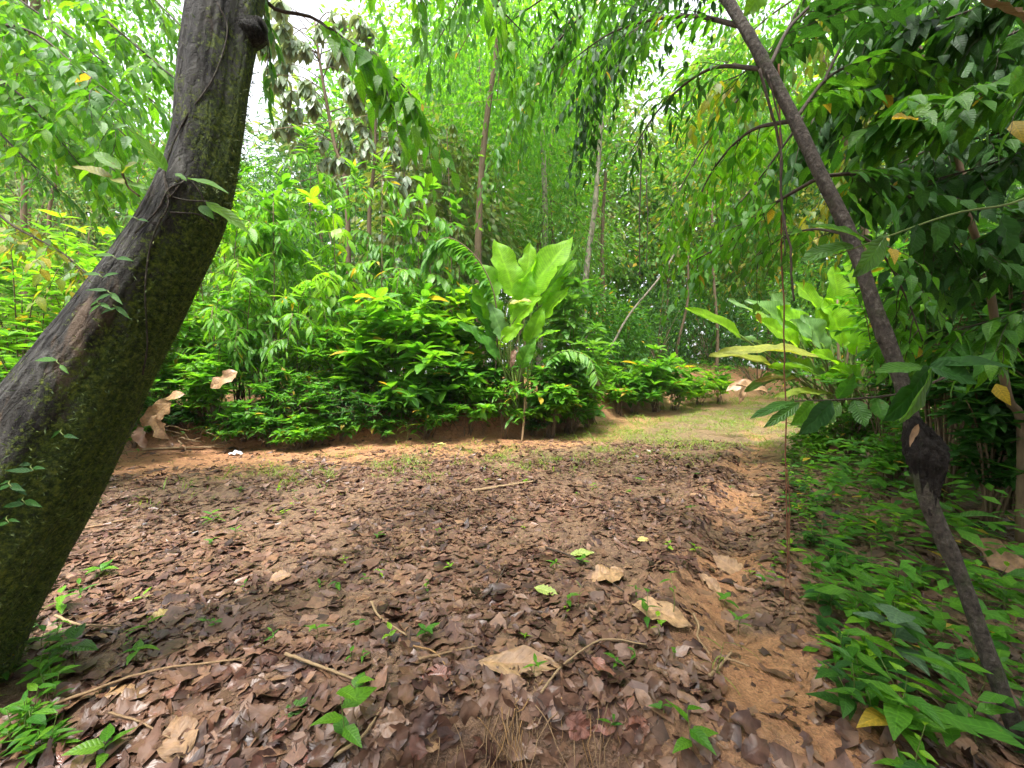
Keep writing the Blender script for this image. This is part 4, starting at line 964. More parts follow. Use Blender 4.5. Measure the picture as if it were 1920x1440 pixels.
# arching feathery sapling beside the broad leaved clump
b = base(922, 7.3); ar = thing('arching_sapling', 'sapling arching left with a long row of hanging leaflets before the broad leaves', 'sapling', b)
g, lv = Geo(), Leaves()
c = catmull([b - [0, 0, 0.05], P(932, 640, 7.1), P(928, 560, 7.0), P(905, 500, 6.95), P(872, 462, 6.9), P(838, 446, 6.9), P(812, 462, 6.9), P(800, 500, 6.9)], 60); g.add(*tube(c, np.linspace(0.018, 0.005, 60), 5))
n_ = 84; tt = np.linspace(0.30, 1, n_); ix = np.minimum((tt * 59).astype(int), 58); q = c[ix]; tg = nrm(c[ix + 1] - c[ix]); sd = np.array([0, 1.0, 0]) * np.where(np.arange(n_) % 2, 1, -1)[:, None]
lv.add(q, tg * 0.6 + sd * 0.7 - UP * 0.75 + np.array([-0.35, 0, 0]) + jit(n_, 0.12), UP + jit(n_, 0.3), rng.uniform(0.26, 0.36, n_)); g.obj('stem', M['brownstem'], ar); lv.build(ar, 'lance', 'mid', 90)
# feathery arching spray to the right of the clump
b = base(1000, 7.6); ar = thing('feathery_spray', 'arching spray of paired narrow leaflets drooping right of the broad leaved clump', 'plant', b)
g, lv = Geo(), Leaves()
c = catmull([b, P(1020, 690, 7.0), P(1060, 658, 6.9), P(1105, 672, 6.8), P(1122, 715, 6.7)], 40); g.add(*tube(c, np.linspace(0.01, 0.004, 40), 5))
n_ = 44; tt = np.linspace(0.3, 1, n_); ix = np.minimum((tt * 39).astype(int), 38); q = c[ix]; tg = nrm(c[ix + 1] - c[ix]); sd = nrm(np.cross(tg, [0, -0.5, 1.0])) * np.where(np.arange(n_) % 2, 1, -1)[:, None]
lv.add(q, tg * 0.5 + sd - UP * 0.3, np.array([0, -0.6, 0.8]) + jit(n_, 0.15), rng.uniform(0.2, 0.27, n_)); g.obj('stem', M['greenstem'], ar); lv.build(ar, 'lance', 'bright', 50)

# ------------------------------------------------------------------ shrubs on the bank
def bank_shrub(px, d, top, wpx, label, n_st, nleaf, size, tn, mn, n_ind, **k):
    b = base(px, d); shrub('leafy_shrub', label, b, (ztop(top, d) - b[2]) * 1.12, wpx / FPX * d * 1.05, int(n_st * 1.1), nleaf, size * 1.22, tn, mn, 'shrub', 'shrubs along the bank', n_ind, **k)
for a, k in [
    ((765, 7.25, 545, 128, 'round broad leaved shrub with light green rosettes on the bank', 27, 7, 0.36, 'obovm', 'bright', 290), dict(tuft=6, sub=2)),
    ((858, 7.7, 525, 70, 'upright shrub with pale rosettes between the round shrub and broad leaves', 15, 7, 0.34, 'obovm', 'lime', 130), dict(tuft=6)),
    ((690, 7.0, 640, 60, 'lower lobe of light leaves at the left foot of the round shrub', 12, 7, 0.31, 'obovm', 'bright', 100), dict(tuft=6)),
    ((1068, 7.6, 530, 62, 'large leaved shrub with quilted leaves right of the broad leaved clump', 15, 8, 0.32, 'big', 'ribbed', 130), dict(tuft=6, sub=1)),
    ((1108, 8.6, 610, 55, 'yellow green shrub at the right end of the bank', 16, 9, 0.18, 'ovate', 'bright', 110), dict(tuft=6)),
    ((1070, 7.4, 690, 60, 'shaded low shrub under the quilted leaves', 14, 8, 0.20, 'ellip', 'mid', 100), dict(tuft=5)),
    ((1228, 10.6, 655, 72, 'low rosette shrub alone at the edge of the track bend', 22, 8, 0.34, 'ellip', 'bright', 180), dict(tuft=7, sub=1)),
    ((1160, 9.8, 690, 40, 'small shrub between the bank end and the rosette shrub', 10, 8, 0.22, 'ovate', 'bright', 70), dict(tuft=5)),
    ((1310, 12.0, 700, 45, 'small weedy bush at the foot of the red earth mound', 12, 7, 0.25, 'ovate', 'lime', 60), dict(tuft=5)),
    ((1350, 12.4, 690, 40, 'pale leaved bush before the red earth mound', 9, 7, 0.3, 'ovate', 'bright', 50), dict(tuft=5)),
    ((880, 6.95, 700, 50, 'sprig of glossy light leaves hanging over the red bank', 9, 8, 0.22, 'ellip', 'bright', 80), dict(tuft=6)),
    ((800, 6.8, 735, 70, 'shaded low shrub hanging over the red bank', 16, 9, 0.15, 'ovate', 'mid', 100), dict(tuft=5, hang=0.25)),
    ((690, 6.7, 720, 80, 'dark small leaved shrub in the shade of the round shrub', 22, 9, 0.13, 'lance', 'dark', 130), dict(tuft=5, hang=0.2)),
    ((610, 6.55, 700, 70, 'dark green undergrowth left of the shaded shrub', 22, 10, 0.12, 'ovate', 'mid', 120), dict(tuft=5, hang=0.2)),
    ((540, 6.35, 715, 60, 'small leaved shrub spilling onto the track edge', 18, 9, 0.13, 'lance', 'mid', 120), dict(tuft=4, hang=0.25)),
    ((505, 6.5, 660, 50, 'fine leaved shrub with reddish young leaves on the bank', 16, 10, 0.12, 'ovate', 'mid', 100), dict(tuft=6)),
    ((400, 6.0, 640, 60, 'leafy shrub with pale flower spikes beside the mossy trunk', 16, 9, 0.17, 'ovate', 'bright', 110), dict(tuft=6)),
    ((378, 6.0, 690, 45, 'low bright leaf spray right of the mossy trunk foot', 14, 8, 0.16, 'lance', 'bright', 100), dict(tuft=5)),
    ((455, 6.1, 745, 55, 'low leafy plant under the dry bract', 14, 8, 0.12, 'ovate', 'mid', 90), dict(tuft=5)),
    ((560, 6.0, 785, 40, 'low weedy shrub at the red track edge', 14, 8, 0.11, 'ovate', 'bright', 80), dict(tuft=5)),
    ((1000, 7.2, 765, 40, 'small dark weed at the foot of the broad leaved clump', 12, 8, 0.11, 'ovate', 'dark', 60), dict(tuft=4)),
    ((1075, 7.75, 745, 45, 'dark weedy bush at the right foot of the clump', 14, 8, 0.15, 'ovate', 'mid', 80), dict(tuft=5)),
    ((945, 6.9, 700, 42, 'sprig of narrow pale leaves at the left foot of the broad leaved clump', 9, 7, 0.2, 'lance', 'bright', 60), dict(tuft=5, hang=0.2)),
    ((1035, 7.0, 690, 50, 'leafy shrub crowding the right foot of the broad leaved clump', 14, 8, 0.2, 'ellip', 'bright', 90), dict(tuft=5, hang=0.15)),
    ((915, 7.3, 640, 45, 'dark leaves behind the left stalks of the broad leaved clump', 12, 8, 0.22, 'ellip', 'mid', 80), dict(tuft=5, hang=0.1)),
    # left, behind the leaning trunk
    ((40, 4.6, 420, 130, 'tall bright shrub at the far left edge', 26, 9, 0.18, 'ovate', 'bright', 160), dict(tuft=5)),
    ((150, 5.4, 440, 120, 'bright sunlit shrub directly behind the leaning trunk', 26, 9, 0.19, 'ovate', 'lime', 160), dict(tuft=5)),
    ((60, 3.9, 590, 120, 'lower leafy shrub at the far left edge', 24, 9, 0.13, 'ovate', 'bright', 130), dict(tuft=5)),
    ((190, 4.9, 600, 90, 'mid green shrub pressed against the leaning trunk', 20, 9, 0.14, 'ovate', 'mid', 110), dict(tuft=5)),
    ((10, 3.6, 680, 100, 'dark low shrub in the lower left shade', 20, 9, 0.12, 'ovate', 'mid', 90), dict(tuft=5)),
    ((270, 6.6, 420, 90, 'pale drooping leaf shrub peeping left of the trunk', 18, 9, 0.24, 'lance', 'lime', 110), dict(tuft=6, hang=0.35)),
    ((110, 7.5, 400, 130, 'broad shrub mass further back on the left', 26, 10, 0.22, 'ovate_md', 'bright', 120), dict(tuft=5)),
    ((-60, 5.5, 330, 120, 'tall shrub half out of the left edge', 22, 9, 0.2, 'ovate', 'mid', 60), dict(tuft=5)),
]: bank_shrub(*a, **k)

# ------------------------------------------------------------------ broad leaved clumps
def broad_clump(label, b, leaves, stems, seed0):
    """leaves: blade base px, blade tip px, depth, width px, up, material; each has its own stalk from the clump foot"""
    root = thing('broad_leaved_plant', label, 'plant', b)
    for i, (a, t, d, d2, w, up, mn, kw) in enumerate(leaves):
        pa, pt = P(*a, d), P(*t, d2)
        kw = dict(dict(droop=0.16 + 0.12 * ((i * 7) % 5) / 5, wave=0.05, fold=0.28, shape='paddle', nv=18, nu=9), **kw)
        L_ = pt - pa; 
        if seed0 == 200: pt = pt + L_ * 0.14 + np.array([0.10 * np.sign(L_[0]) * np.linalg.norm(L_), 0, 0]); w = w * 0.86
        link('leaf', blade_mesh('leaf', pa, pt, w / FPX * d, np.array(up, float), M[mn], seed=seed0 + i, off=origin(root), **kw), root)
        foot = b + np.r_[rng.normal(size=2) * [0.14, 0.12], -0.05]
        l = nrm(pt - pa)
        g = Geo(); g.add(*tube(catmull([foot, foot * 0.5 + (pa - l * 0.25) * 0.5 + [0, 0, 0.12], pa - l * 0.02, pa + l * np.linalg.norm(pt - pa) * 0.9 + np.array(up) * 0.0], 26)[:20], np.linspace(0.02, 0.009, 20), 6)); g.obj('stalk', M['greenstem'], root)
    for s in stems:
        g = Geo(); f = b + np.r_[rng.normal(size=2) * [0.16, 0.1], -0.05]; g.add(*tube(catmull([f, P(*s[0], s[1])], 10), np.linspace(0.022, 0.014, 10), 6)); g.obj('stalk', M['brownstem'], root)
    return root
F_ = (0.0, -0.9, 0.45)
cb = base(965, 7.35)
broad_clump('tall clump of broad bright green paddle leaves in the middle of the bank', cb, [
    ((975, 575), (1050, 460), 7.3, 7.3, 72, (-0.35, -0.9, 0.25), 'blade', {}),
    ((925, 560), (905, 500), 7.2, 7.2, 58, (0.45, -0.85, 0.2), 'blade', {}),
    ((965, 560), (940, 462), 7.5, 7.6, 62, (0.3, -0.9, 0.2), 'blade', {}),
    ((985, 560), (985, 468), 7.6, 7.7, 50, (0.0, -1, 0.1), 'blade', {}),
    ((930, 600), (895, 540), 7.15, 7.1, 62, (0.5, -0.8, 0.3), 'blade', {}),
    ((965, 560), (1000, 478), 7.25, 7.3, 30, (0.9, -0.4, 0.2), 'blade', {}),
    ((1005, 560), (1072, 452), 7.2, 7.1, 16, (0.9, -0.45, 0.2), 'blade_pale', {}),
    ((1010, 575), (1065, 498), 7.5, 7.5, 46, (-0.4, -0.8, 0.3), 'blade', {}),
    ((965, 600), (985, 520), 7.1, 7.0, 56, (0.2, -0.9, 0.4), 'blade', {}),
    ((960, 610), (1002, 562), 7.0, 6.9, 46, (-0.3, -0.8, 0.5), 'blade', {}),
    ((955, 570), (988, 565), 6.9, 6.85, 20, (0, -0.5, 0.9), 'blade_yellow', {}),
    ((940, 640), (972, 612), 6.85, 6.75, 34, (-0.1, -0.95, 0.4), 'blade', {}),
    ((1000, 640), (1040, 622), 7.0, 6.8, 22, (0, -0.5, 0.9), 'blade', {}),
    ((930, 640), (888, 560), 7.2, 7.1, 40, (0.5, -0.7, 0.4), 'mid', {}),
    ((945, 640), (925, 575), 7.0, 6.95, 40, (0.3, -0.9, 0.3), 'blade_pale', {}),
    ((920, 650), (870, 610), 7.1, 6.9, 36, (0.4, -0.6, 0.6), 'mid', {}),
    ((990, 650), (1010, 585), 7.2, 7.2, 40, (-0.1, -0.9, 0.4), 'blade', {}),
    ((975, 690), (995, 640), 7.0, 6.9, 34, (0, -0.9, 0.4), 'mid', {}),
    ((935, 675), (905, 630), 7.0, 6.85, 34, (0.4, -0.7, 0.5), 'mid', {}),
    ((1015, 600), (1058, 545), 7.3, 7.3, 44, (-0.5, -0.7, 0.5), 'blade', {}),
], [((955, 690), 7.2), ((985, 640), 7.2), ((970, 650), 7.3), ((990, 660), 7.35), ((945, 700), 7.15), ((1000, 700), 7.3), ((975, 720), 7.1)], 200)
rb = base(1590, 5.6)
broad_clump('large clump of long paddle leaves reaching out over the right verge', rb, [
    ((1390, 632), (1284, 578), 5.2, 5.0, 34, (0.25, -0.75, 0.6), 'blade', dict(wave=0.03)),
    ((1555, 675), (1345, 662), 5.0, 4.8, 42, (0.0, -0.45, 0.9), 'blade_yellow', dict(wave=0.05)),
    ((1450, 690), (1330, 666), 5.2, 4.9, 34, (0.0, -0.55, 0.8), 'blade_yellow', dict(wave=0.05)),
    ((1480, 640), (1365, 562), 5.4, 5.3, 36, (0.1, -0.5, 0.9), 'blade_pale', {}),
    ((1440, 655), (1380, 633), 5.6, 5.4, 30, (0.0, -0.5, 0.9), 'blade_pale', {}),
    ((1520, 650), (1400, 560), 5.6, 5.6, 60, (0.2, -0.8, 0.6), 'blade_pale', {}),
    ((1500, 640), (1440, 548), 5.9, 6.0, 62, (0.3, -0.8, 0.4), 'blade_pale', {}),
    ((1550, 620), (1490, 530), 6.0, 6.1, 64, (0.3, -0.8, 0.4), 'blade', {}),
    ((1570, 620), (1560, 500), 6.0, 6.1, 66, (0.1, -0.9, 0.3), 'blade', {}),
    ((1600, 640), (1640, 520), 5.9, 6.0, 60, (-0.2, -0.9, 0.3), 'blade', {}),
    ((1630, 660), (1690, 560), 5.8, 5.9, 62, (-0.3, -0.8, 0.4), 'blade', {}),
    ((1600, 600), (1590, 470), 6.2, 6.4, 60, (0.2, -0.9, 0.2), 'blade', {}),
    ((1640, 620), (1665, 480), 6.2, 6.3, 54, (-0.1, -0.9, 0.2), 'blade', {}),
    ((1560, 680), (1480, 600), 5.4, 5.3, 62, (0.3, -0.7, 0.6), 'blade_pale', {}),
    ((1530, 700), (1440, 690), 5.2, 5.0, 34, (0.0, -0.5, 0.9), 'blade', {}),
    ((1600, 700), (1545, 715), 4.9, 4.6, 44, (0.0, -0.8, 0.6), 'blade', {}),
    ((1560, 740), (1450, 745), 4.9, 4.7, 26, (0, -0.4, 0.9), 'blade_yellow', {}),
    ((1500, 715), (1415, 716), 5.2, 5.0, 26, (0, -0.4, 0.9), 'd_tan', {}),
    ((1480, 700), (1395, 735), 5.3, 5.0, 26, (0, -0.5, 0.9), 'blade_pale', {}),
    ((1640, 700), (1700, 640), 5.5, 5.4, 54, (-0.3, -0.8, 0.5), 'blade', {}),
    ((1620, 690), (1690, 655), 5.2, 5.1, 34, (-0.2, -0.8, 0.5), 'yellowing', dict(shape='ellip')),
    ((1680, 600), (1730, 560), 5.5, 5.5, 50, (-0.3, -0.8, 0.5), 'blade', {}),
    ((1650, 640), (1720, 600), 5.4, 5.3, 50, (-0.3, -0.7, 0.6), 'blade', {}),
    ((1500, 655), (1418, 600), 5.3, 5.1, 46, (0.25, -0.8, 0.5), 'blade', {}),
    ((1520, 640), (1455, 575), 5.7, 5.6, 56, (0.3, -0.8, 0.4), 'blade', {}),
    ((1545, 665), (1505, 590), 5.2, 5.1, 54, (0.2, -0.9, 0.4), 'blade_pale', {}),
    ((1580, 650), (1545, 560), 5.5, 5.5, 60, (0.1, -0.9, 0.3), 'blade', {}),
    ((1605, 665), (1610, 580), 5.2, 5.2, 56, (-0.1, -0.9, 0.4), 'blade', {}),
    ((1580, 690), (1520, 660), 4.9, 4.7, 40, (0.1, -0.7, 0.7), 'blade', {}),
    ((1620, 715), (1560, 690), 4.8, 4.6, 40, (0.1, -0.8, 0.5), 'blade', {}),
    ((1550, 715), (1470, 668), 5.0, 4.8, 38, (0.1, -0.7, 0.7), 'blade_pale', {}),
], [((1570, 560), 5.9), ((1610, 540), 6.0), ((1650, 560), 6.0), ((1700, 480), 6.1), ((1730, 520), 6.0), ((1545, 700), 5.3), ((1590, 690), 5.3), ((1640, 690), 5.3), ((1680, 600), 5.6), ((1570, 740), 5.1)], 300)

for a, k in [
    ((285, 6.3, 650, 60, 'leafy shrub behind the dry bracts', 16, 8, 0.16, 'ovate', 'mid', 80), dict(tuft=5)),
    ((235, 5.9, 690, 50, 'low shrub between the mossy trunk and the dry bracts', 14, 8, 0.14, 'lance', 'bright', 60), dict(tuft=5)),
    ((320, 6.6, 600, 55, 'taller green shrub above the dry bracts', 16, 8, 0.2, 'lance', 'bright', 80), dict(tuft=5, hang=0.2)),
    ((300, 5.75, 735, 42, 'dark weedy shrub in the shade above the dry bracts', 14, 8, 0.12, 'ovate', 'dark', 60), dict(tuft=4, hang=0.2)),
    ((250, 5.55, 760, 36, 'small dark weed between the mossy trunk and the bank roots', 12, 8, 0.11, 'ovate', 'mid', 50), dict(tuft=4, hang=0.2)),
    ((350, 5.95, 760, 40, 'dark weed hanging over the pale bank roots', 14, 8, 0.11, 'lance', 'dark', 60), dict(tuft=4, hang=0.25)),
    ((420, 6.0, 775, 55, 'dark weed overhanging the bank roots', 14, 7, 0.14, 'lance', 'mid', 70), dict(tuft=4, hang=0.3)),
    ((500, 6.1, 770, 60, 'leafy weed clump overhanging the track edge', 18, 9, 0.12, 'ovate', 'mid', 90), dict(tuft=5, hang=0.25)),
    ((585, 6.25, 770, 55, 'bright edged weed clump at the track edge', 13, 6, 0.17, 'heart', 'bright', 90), dict(tuft=4, hang=0.25)),
    ((640, 6.4, 765, 55, 'small leaved weed clump below the dark undergrowth', 18, 9, 0.12, 'ovate', 'mid', 90), dict(tuft=5, hang=0.25)),
    ((720, 6.55, 780, 45, 'low weed clump beside the round leaved seedling', 14, 8, 0.12, 'ovate', 'mid', 70), dict(tuft=5, hang=0.25)),
    ((765, 6.9, 690, 80, 'shaded skirt of leaves under the round shrub', 18, 8, 0.27, 'obovm', 'mid', 120), dict(tuft=5, hang=0.3)),
    ((855, 7.2, 660, 60, 'shaded leaves between the round shrub and the clump', 15, 8, 0.28, 'obovm', 'mid', 100), dict(tuft=5, hang=0.25)),
    ((640, 7.2, 610, 75, 'leafy shrub joining the round shrub and the saplings', 17, 8, 0.28, 'lance', 'bright', 120), dict(tuft=6)),
    ((560, 7.4, 560, 80, 'pale green shrub in the middle of the saplings', 17, 8, 0.27, 'lance', 'lime', 120), dict(tuft=4, hang=0.25)),
    ((450, 6.9, 580, 75, 'bushy green shrub in front of the left saplings', 18, 8, 0.22, 'obovm', 'bright', 120), dict(tuft=5, hang=0.15)),
    ((370, 6.6, 540, 60, 'bright shrub showing just right of the mossy trunk', 18, 9, 0.2, 'ovate', 'bright', 110), dict(tuft=6)),
    ((720, 9.0, 500, 90, 'shrub mass behind the round shrub', 24, 10, 0.24, 'ovate', 'bright', 100), dict(tuft=6)),
    ((600, 9.4, 470, 90, 'shrub mass behind the tallest sapling', 24, 10, 0.24, 'ovate', 'mid', 90), dict(tuft=6)),
    ((500, 9.0, 470, 90, 'shrub mass behind the yellow tipped sapling', 24, 10, 0.24, 'ovate', 'mid', 90), dict(tuft=6)),
    ((830, 9.2, 500, 80, 'shrub mass behind the pale rosette shrub', 24, 10, 0.24, 'ovate', 'mid', 90), dict(tuft=6)),
    ((1030, 7.1, 660, 50, 'shaded leaves at the right side of the clump stalks', 16, 8, 0.2, 'ellip', 'mid', 90), dict(tuft=5, hang=0.2)),
    ((1100, 8.1, 690, 45, 'leafy shrub at the corner of the bank', 14, 8, 0.2, 'ellip', 'bright', 80), dict(tuft=5, hang=0.1)),
    ((1190, 10.2, 700, 50, 'low green shrub beside the rosette shrub', 14, 8, 0.25, 'ellip', 'mid', 70), dict(tuft=5)),
    ((1265, 11.0, 690, 50, 'low leafy shrub right of the rosette shrub', 14, 8, 0.26, 'ellip', 'bright', 70), dict(tuft=5)),
]: bank_shrub(*a, **k)
# the forest edge far behind, masses of mixed kinds
FL = [Leaves(), Leaves(), Leaves()]
for k in range(84):
    px_ = -150 + 2250 * (k + rng.random()) / 84; y = rng.uniform(23, 31); x = (px_ - CX) / FPX * y
    top_px = np.interp(px_, [-150, 60, 250, 330, 420, 560, 640, 900, 1130, 1175, 1220, 1330, 1450, 1700, 2100], [80, 130, 200, 330, 380, 330, 200, 110, 130, 330, 250, 200, 160, 60, 0]) + rng.normal() * 45
    zt = ztop(top_px, y); b = g1(x, y)
    crown_leaves(FL[int(rng.integers(0, 3))], [x, y, (zt + b) * 0.5], [1.7, 2.2, (zt - b) * 0.53], 50, 27, 0.74, rc=0.75, thin=0.26, down=0.15, seed=200 + k, shell=0.45)
for lv_, mn_, tn_, lab_ in zip(FL, ('bright', 'mid', 'olive'), ('ovate_lo', 'ovate_lo', 'ellip_lo'), ('bright green distant forest edge', 'deep green distant forest edge', 'olive green distant forest edge')):
    p_, m_, z_ = lv_.arrays(); tag(link('forest', joined(T[tn_], p_, m_, mn_)), lab_, None, None, 'stuff')

#@@NEAR
# ------------------------------------------------------------------ boughs of the leaning tree, over the clearing
for pts_, r0, r1, nt, tl, nl, sz, tn, mn, ni, kw in [
    ([(440, -160, 1.8), (500, 5, 2.2), (590, 35, 2.3), (680, 100, 2.4), (760, 165, 2.45), (810, 250, 2.5)], .012, .004, 17, .34, 6, .20, 'ovate', 'canopy', 110, dict(hang=0.6, sag=0.35, down=0.2, t0=0.42, spread_ang=1.2)),
    ([(590, 35, 2.3), (660, 90, 2.35), (715, 150, 2.4), (745, 235, 2.42)], .006, .003, 7, .24, 5, .17, 'ovate', 'canopy', 60, dict(hang=0.7, sag=0.45, down=0.3, t0=0.35)),
    ([(450, -420, 2.0), (700, -170, 2.6), (860, -60, 2.9), (980, 60, 3.1)], .016, .004, 20, .5, 8, .17, 'ovate', 'canopy', 120, dict(hang=0.7, sag=0.5, down=0.35)),
    ([(440, -160, 1.8), (480, -60, 1.95), (500, 60, 2.0), (512, 150, 2.05)], .006, .002, 9, .17, 5, .12, 'lance', 'mid', 45, dict(hang=0.9, sag=0.6, down=0.4)),
    ([(450, -420, 2.0), (660, -280, 2.2), (760, -110, 2.3), (800, 10, 2.35)], .010, .003, 12, .4, 7, .16, 'lance', 'mid', 80, dict(hang=0.8, sag=0.5, down=0.4)),
]:
    sub_branch(lean, [P(*q) for q in pts_], r0, r1, nt, tl, nl, sz, tn, mn, ni, **kw)

def off_tree(name_label, b, top, r0, boughs, bark='brownstem', group=None):
    root = thing('jungle_tree', name_label, 'tree', b, group)
    g = Geo(); c = catmull([b - [0, 0, .2], (b + top) / 2 + [0.08, 0.05, 0], top], 20); g.add(*tube(c, np.linspace(r0, r0 * 0.45, 20), 9)); g.obj('trunk', M[bark], root)
    for pts_, r0_, r1_, nt, tl, nl, sz, tn, mn, ni, kw in boughs:
        sub_branch(root, [c[min(19, kw.get('at', 17))]] + [P(*q) for q in pts_], r0_, r1_, nt, tl, nl, sz, tn, mn, ni, **{k: v for k, v in kw.items() if k != 'at'})
    return root
D = dict(hang=0.5, sag=0.32, down=0.2, t0=0.2)
D2 = dict(hang=0.65, sag=0.5, down=0.35, t0=0.15)
# left: tree standing just out of the frame, boughs hang into the upper left
b = np.array([-4.6, 3.0, g1(-4.6, 3.0)])
off_tree('leafy tree at the left whose drooping boughs fill the upper left corner', b, b + [0.2, 0, 4.6], 0.11, [
    ([(-60, -10, 3.0), (90, 110, 2.9), (240, 260, 2.8)], .018, .004, 40, .46, 11, .145, 'ellip', 'canopy', 160, D),
    ([(40, -100, 3.1), (190, 30, 3.0), (330, 150, 2.9)], .018, .004, 40, .46, 11, .145, 'ellip', 'canopy', 160, D),
    ([(-80, 90, 3.0), (40, 180, 2.9), (150, 310, 2.8)], .016, .004, 38, .42, 11, .14, 'ellip', 'canopy', 150, D),
    ([(100, -180, 3.3), (230, -60, 3.2), (350, 60, 3.1)], .016, .004, 26, .48, 9, .16, 'lance', 'bright', 100, D),
    ([(-60, 30, 2.6), (60, 60, 2.5), (150, 130, 2.45), (240, 200, 2.4)], .012, .003, 20, .4, 9, .13, 'ovate', 'mid', 100, D),
    ([(-60, 200, 3.1), (40, 290, 3.0), (110, 360, 2.95)], .012, .003, 18, .4, 9, .13, 'lance', 'mid', 80, dict(D, at=13)),
    ([(-80, 340, 2.9), (20, 420, 2.8), (110, 470, 2.75), (170, 520, 2.7)], .012, .003, 18, .36, 9, .12, 'ovate', 'yellowing', 90, dict(D, at=10)),
    ([(-60, -60, 3.6), (120, 60, 3.6), (300, 200, 3.6)], .016, .004, 34, .6, 11, .18, 'ellip', 'canopy', 80, D),
    ([(-60, 120, 3.7), (100, 240, 3.7), (260, 350, 3.7)], .016, .004, 34, .6, 11, .18, 'ellip', 'canopy', 80, D),
])
# over the clearing: dark curtains of small hanging leaves, from a tree at the right out of frame
b = np.array([4.3, 2.2, g1(4.3, 2.2)])
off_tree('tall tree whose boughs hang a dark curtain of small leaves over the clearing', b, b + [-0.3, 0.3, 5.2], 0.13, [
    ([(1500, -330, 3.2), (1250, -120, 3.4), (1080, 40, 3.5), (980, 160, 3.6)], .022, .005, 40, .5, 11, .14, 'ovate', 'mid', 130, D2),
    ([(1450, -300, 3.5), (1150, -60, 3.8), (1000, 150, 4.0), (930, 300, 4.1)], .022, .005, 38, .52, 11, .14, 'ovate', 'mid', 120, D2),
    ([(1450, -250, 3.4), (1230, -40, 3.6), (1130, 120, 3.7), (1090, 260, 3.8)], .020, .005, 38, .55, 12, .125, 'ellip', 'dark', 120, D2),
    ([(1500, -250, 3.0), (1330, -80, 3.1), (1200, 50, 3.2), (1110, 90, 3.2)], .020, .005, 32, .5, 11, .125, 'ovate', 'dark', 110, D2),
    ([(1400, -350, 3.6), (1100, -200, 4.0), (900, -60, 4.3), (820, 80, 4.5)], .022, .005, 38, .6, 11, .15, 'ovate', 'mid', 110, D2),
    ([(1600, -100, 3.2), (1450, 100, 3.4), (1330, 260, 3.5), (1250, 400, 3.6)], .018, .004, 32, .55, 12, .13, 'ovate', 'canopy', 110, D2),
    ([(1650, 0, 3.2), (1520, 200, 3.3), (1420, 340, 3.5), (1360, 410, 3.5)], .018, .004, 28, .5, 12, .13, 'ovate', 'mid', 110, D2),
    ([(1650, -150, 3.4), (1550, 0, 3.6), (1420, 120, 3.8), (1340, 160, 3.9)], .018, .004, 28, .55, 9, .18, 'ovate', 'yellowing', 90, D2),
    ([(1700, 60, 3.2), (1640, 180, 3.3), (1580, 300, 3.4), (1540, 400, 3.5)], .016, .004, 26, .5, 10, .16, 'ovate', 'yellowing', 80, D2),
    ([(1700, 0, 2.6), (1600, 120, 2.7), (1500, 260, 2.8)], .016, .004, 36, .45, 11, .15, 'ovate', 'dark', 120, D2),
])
# right: thicket of the near verge
b = np.array([2.9, 1.55, g1(2.9, 1.55)])
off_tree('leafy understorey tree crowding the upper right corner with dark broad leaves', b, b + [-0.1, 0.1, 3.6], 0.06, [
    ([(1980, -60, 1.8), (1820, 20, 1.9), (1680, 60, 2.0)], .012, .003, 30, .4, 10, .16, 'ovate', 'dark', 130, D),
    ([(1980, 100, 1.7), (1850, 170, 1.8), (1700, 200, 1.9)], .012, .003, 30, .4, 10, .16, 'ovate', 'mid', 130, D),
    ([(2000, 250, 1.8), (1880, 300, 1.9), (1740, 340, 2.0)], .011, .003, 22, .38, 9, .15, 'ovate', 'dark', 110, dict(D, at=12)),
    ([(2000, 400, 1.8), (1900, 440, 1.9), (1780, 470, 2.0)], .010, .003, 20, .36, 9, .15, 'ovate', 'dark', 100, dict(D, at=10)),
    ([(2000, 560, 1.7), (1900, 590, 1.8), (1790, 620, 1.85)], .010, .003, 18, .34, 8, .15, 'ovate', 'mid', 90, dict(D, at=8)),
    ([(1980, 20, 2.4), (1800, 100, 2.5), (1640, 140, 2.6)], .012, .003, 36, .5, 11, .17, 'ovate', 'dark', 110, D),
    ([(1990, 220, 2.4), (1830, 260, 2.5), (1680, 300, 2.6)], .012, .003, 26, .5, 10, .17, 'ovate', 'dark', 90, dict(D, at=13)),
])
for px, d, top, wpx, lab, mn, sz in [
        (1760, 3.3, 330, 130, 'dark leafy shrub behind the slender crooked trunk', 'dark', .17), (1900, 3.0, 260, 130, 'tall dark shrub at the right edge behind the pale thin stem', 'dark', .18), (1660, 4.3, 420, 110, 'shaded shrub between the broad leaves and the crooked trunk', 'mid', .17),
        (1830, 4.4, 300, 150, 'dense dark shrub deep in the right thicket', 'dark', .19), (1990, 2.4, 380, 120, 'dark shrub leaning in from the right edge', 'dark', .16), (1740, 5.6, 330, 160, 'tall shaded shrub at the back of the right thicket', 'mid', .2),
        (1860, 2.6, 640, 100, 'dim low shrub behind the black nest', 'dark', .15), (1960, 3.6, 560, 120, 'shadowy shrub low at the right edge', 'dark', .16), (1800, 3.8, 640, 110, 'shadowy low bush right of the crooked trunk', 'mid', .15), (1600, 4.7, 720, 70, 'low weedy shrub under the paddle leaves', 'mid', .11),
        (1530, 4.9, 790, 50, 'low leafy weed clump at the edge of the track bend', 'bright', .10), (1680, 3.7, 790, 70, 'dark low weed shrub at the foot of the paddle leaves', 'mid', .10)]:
    b = base(px, d); shrub('thicket_shrub', lab, b, ztop(top, d) - b[2], wpx / FPX * d, 24, 11, sz, 'ovate', mn, 'shrub', 'shrubs of the right thicket', 130, tuft=5, sub=3)
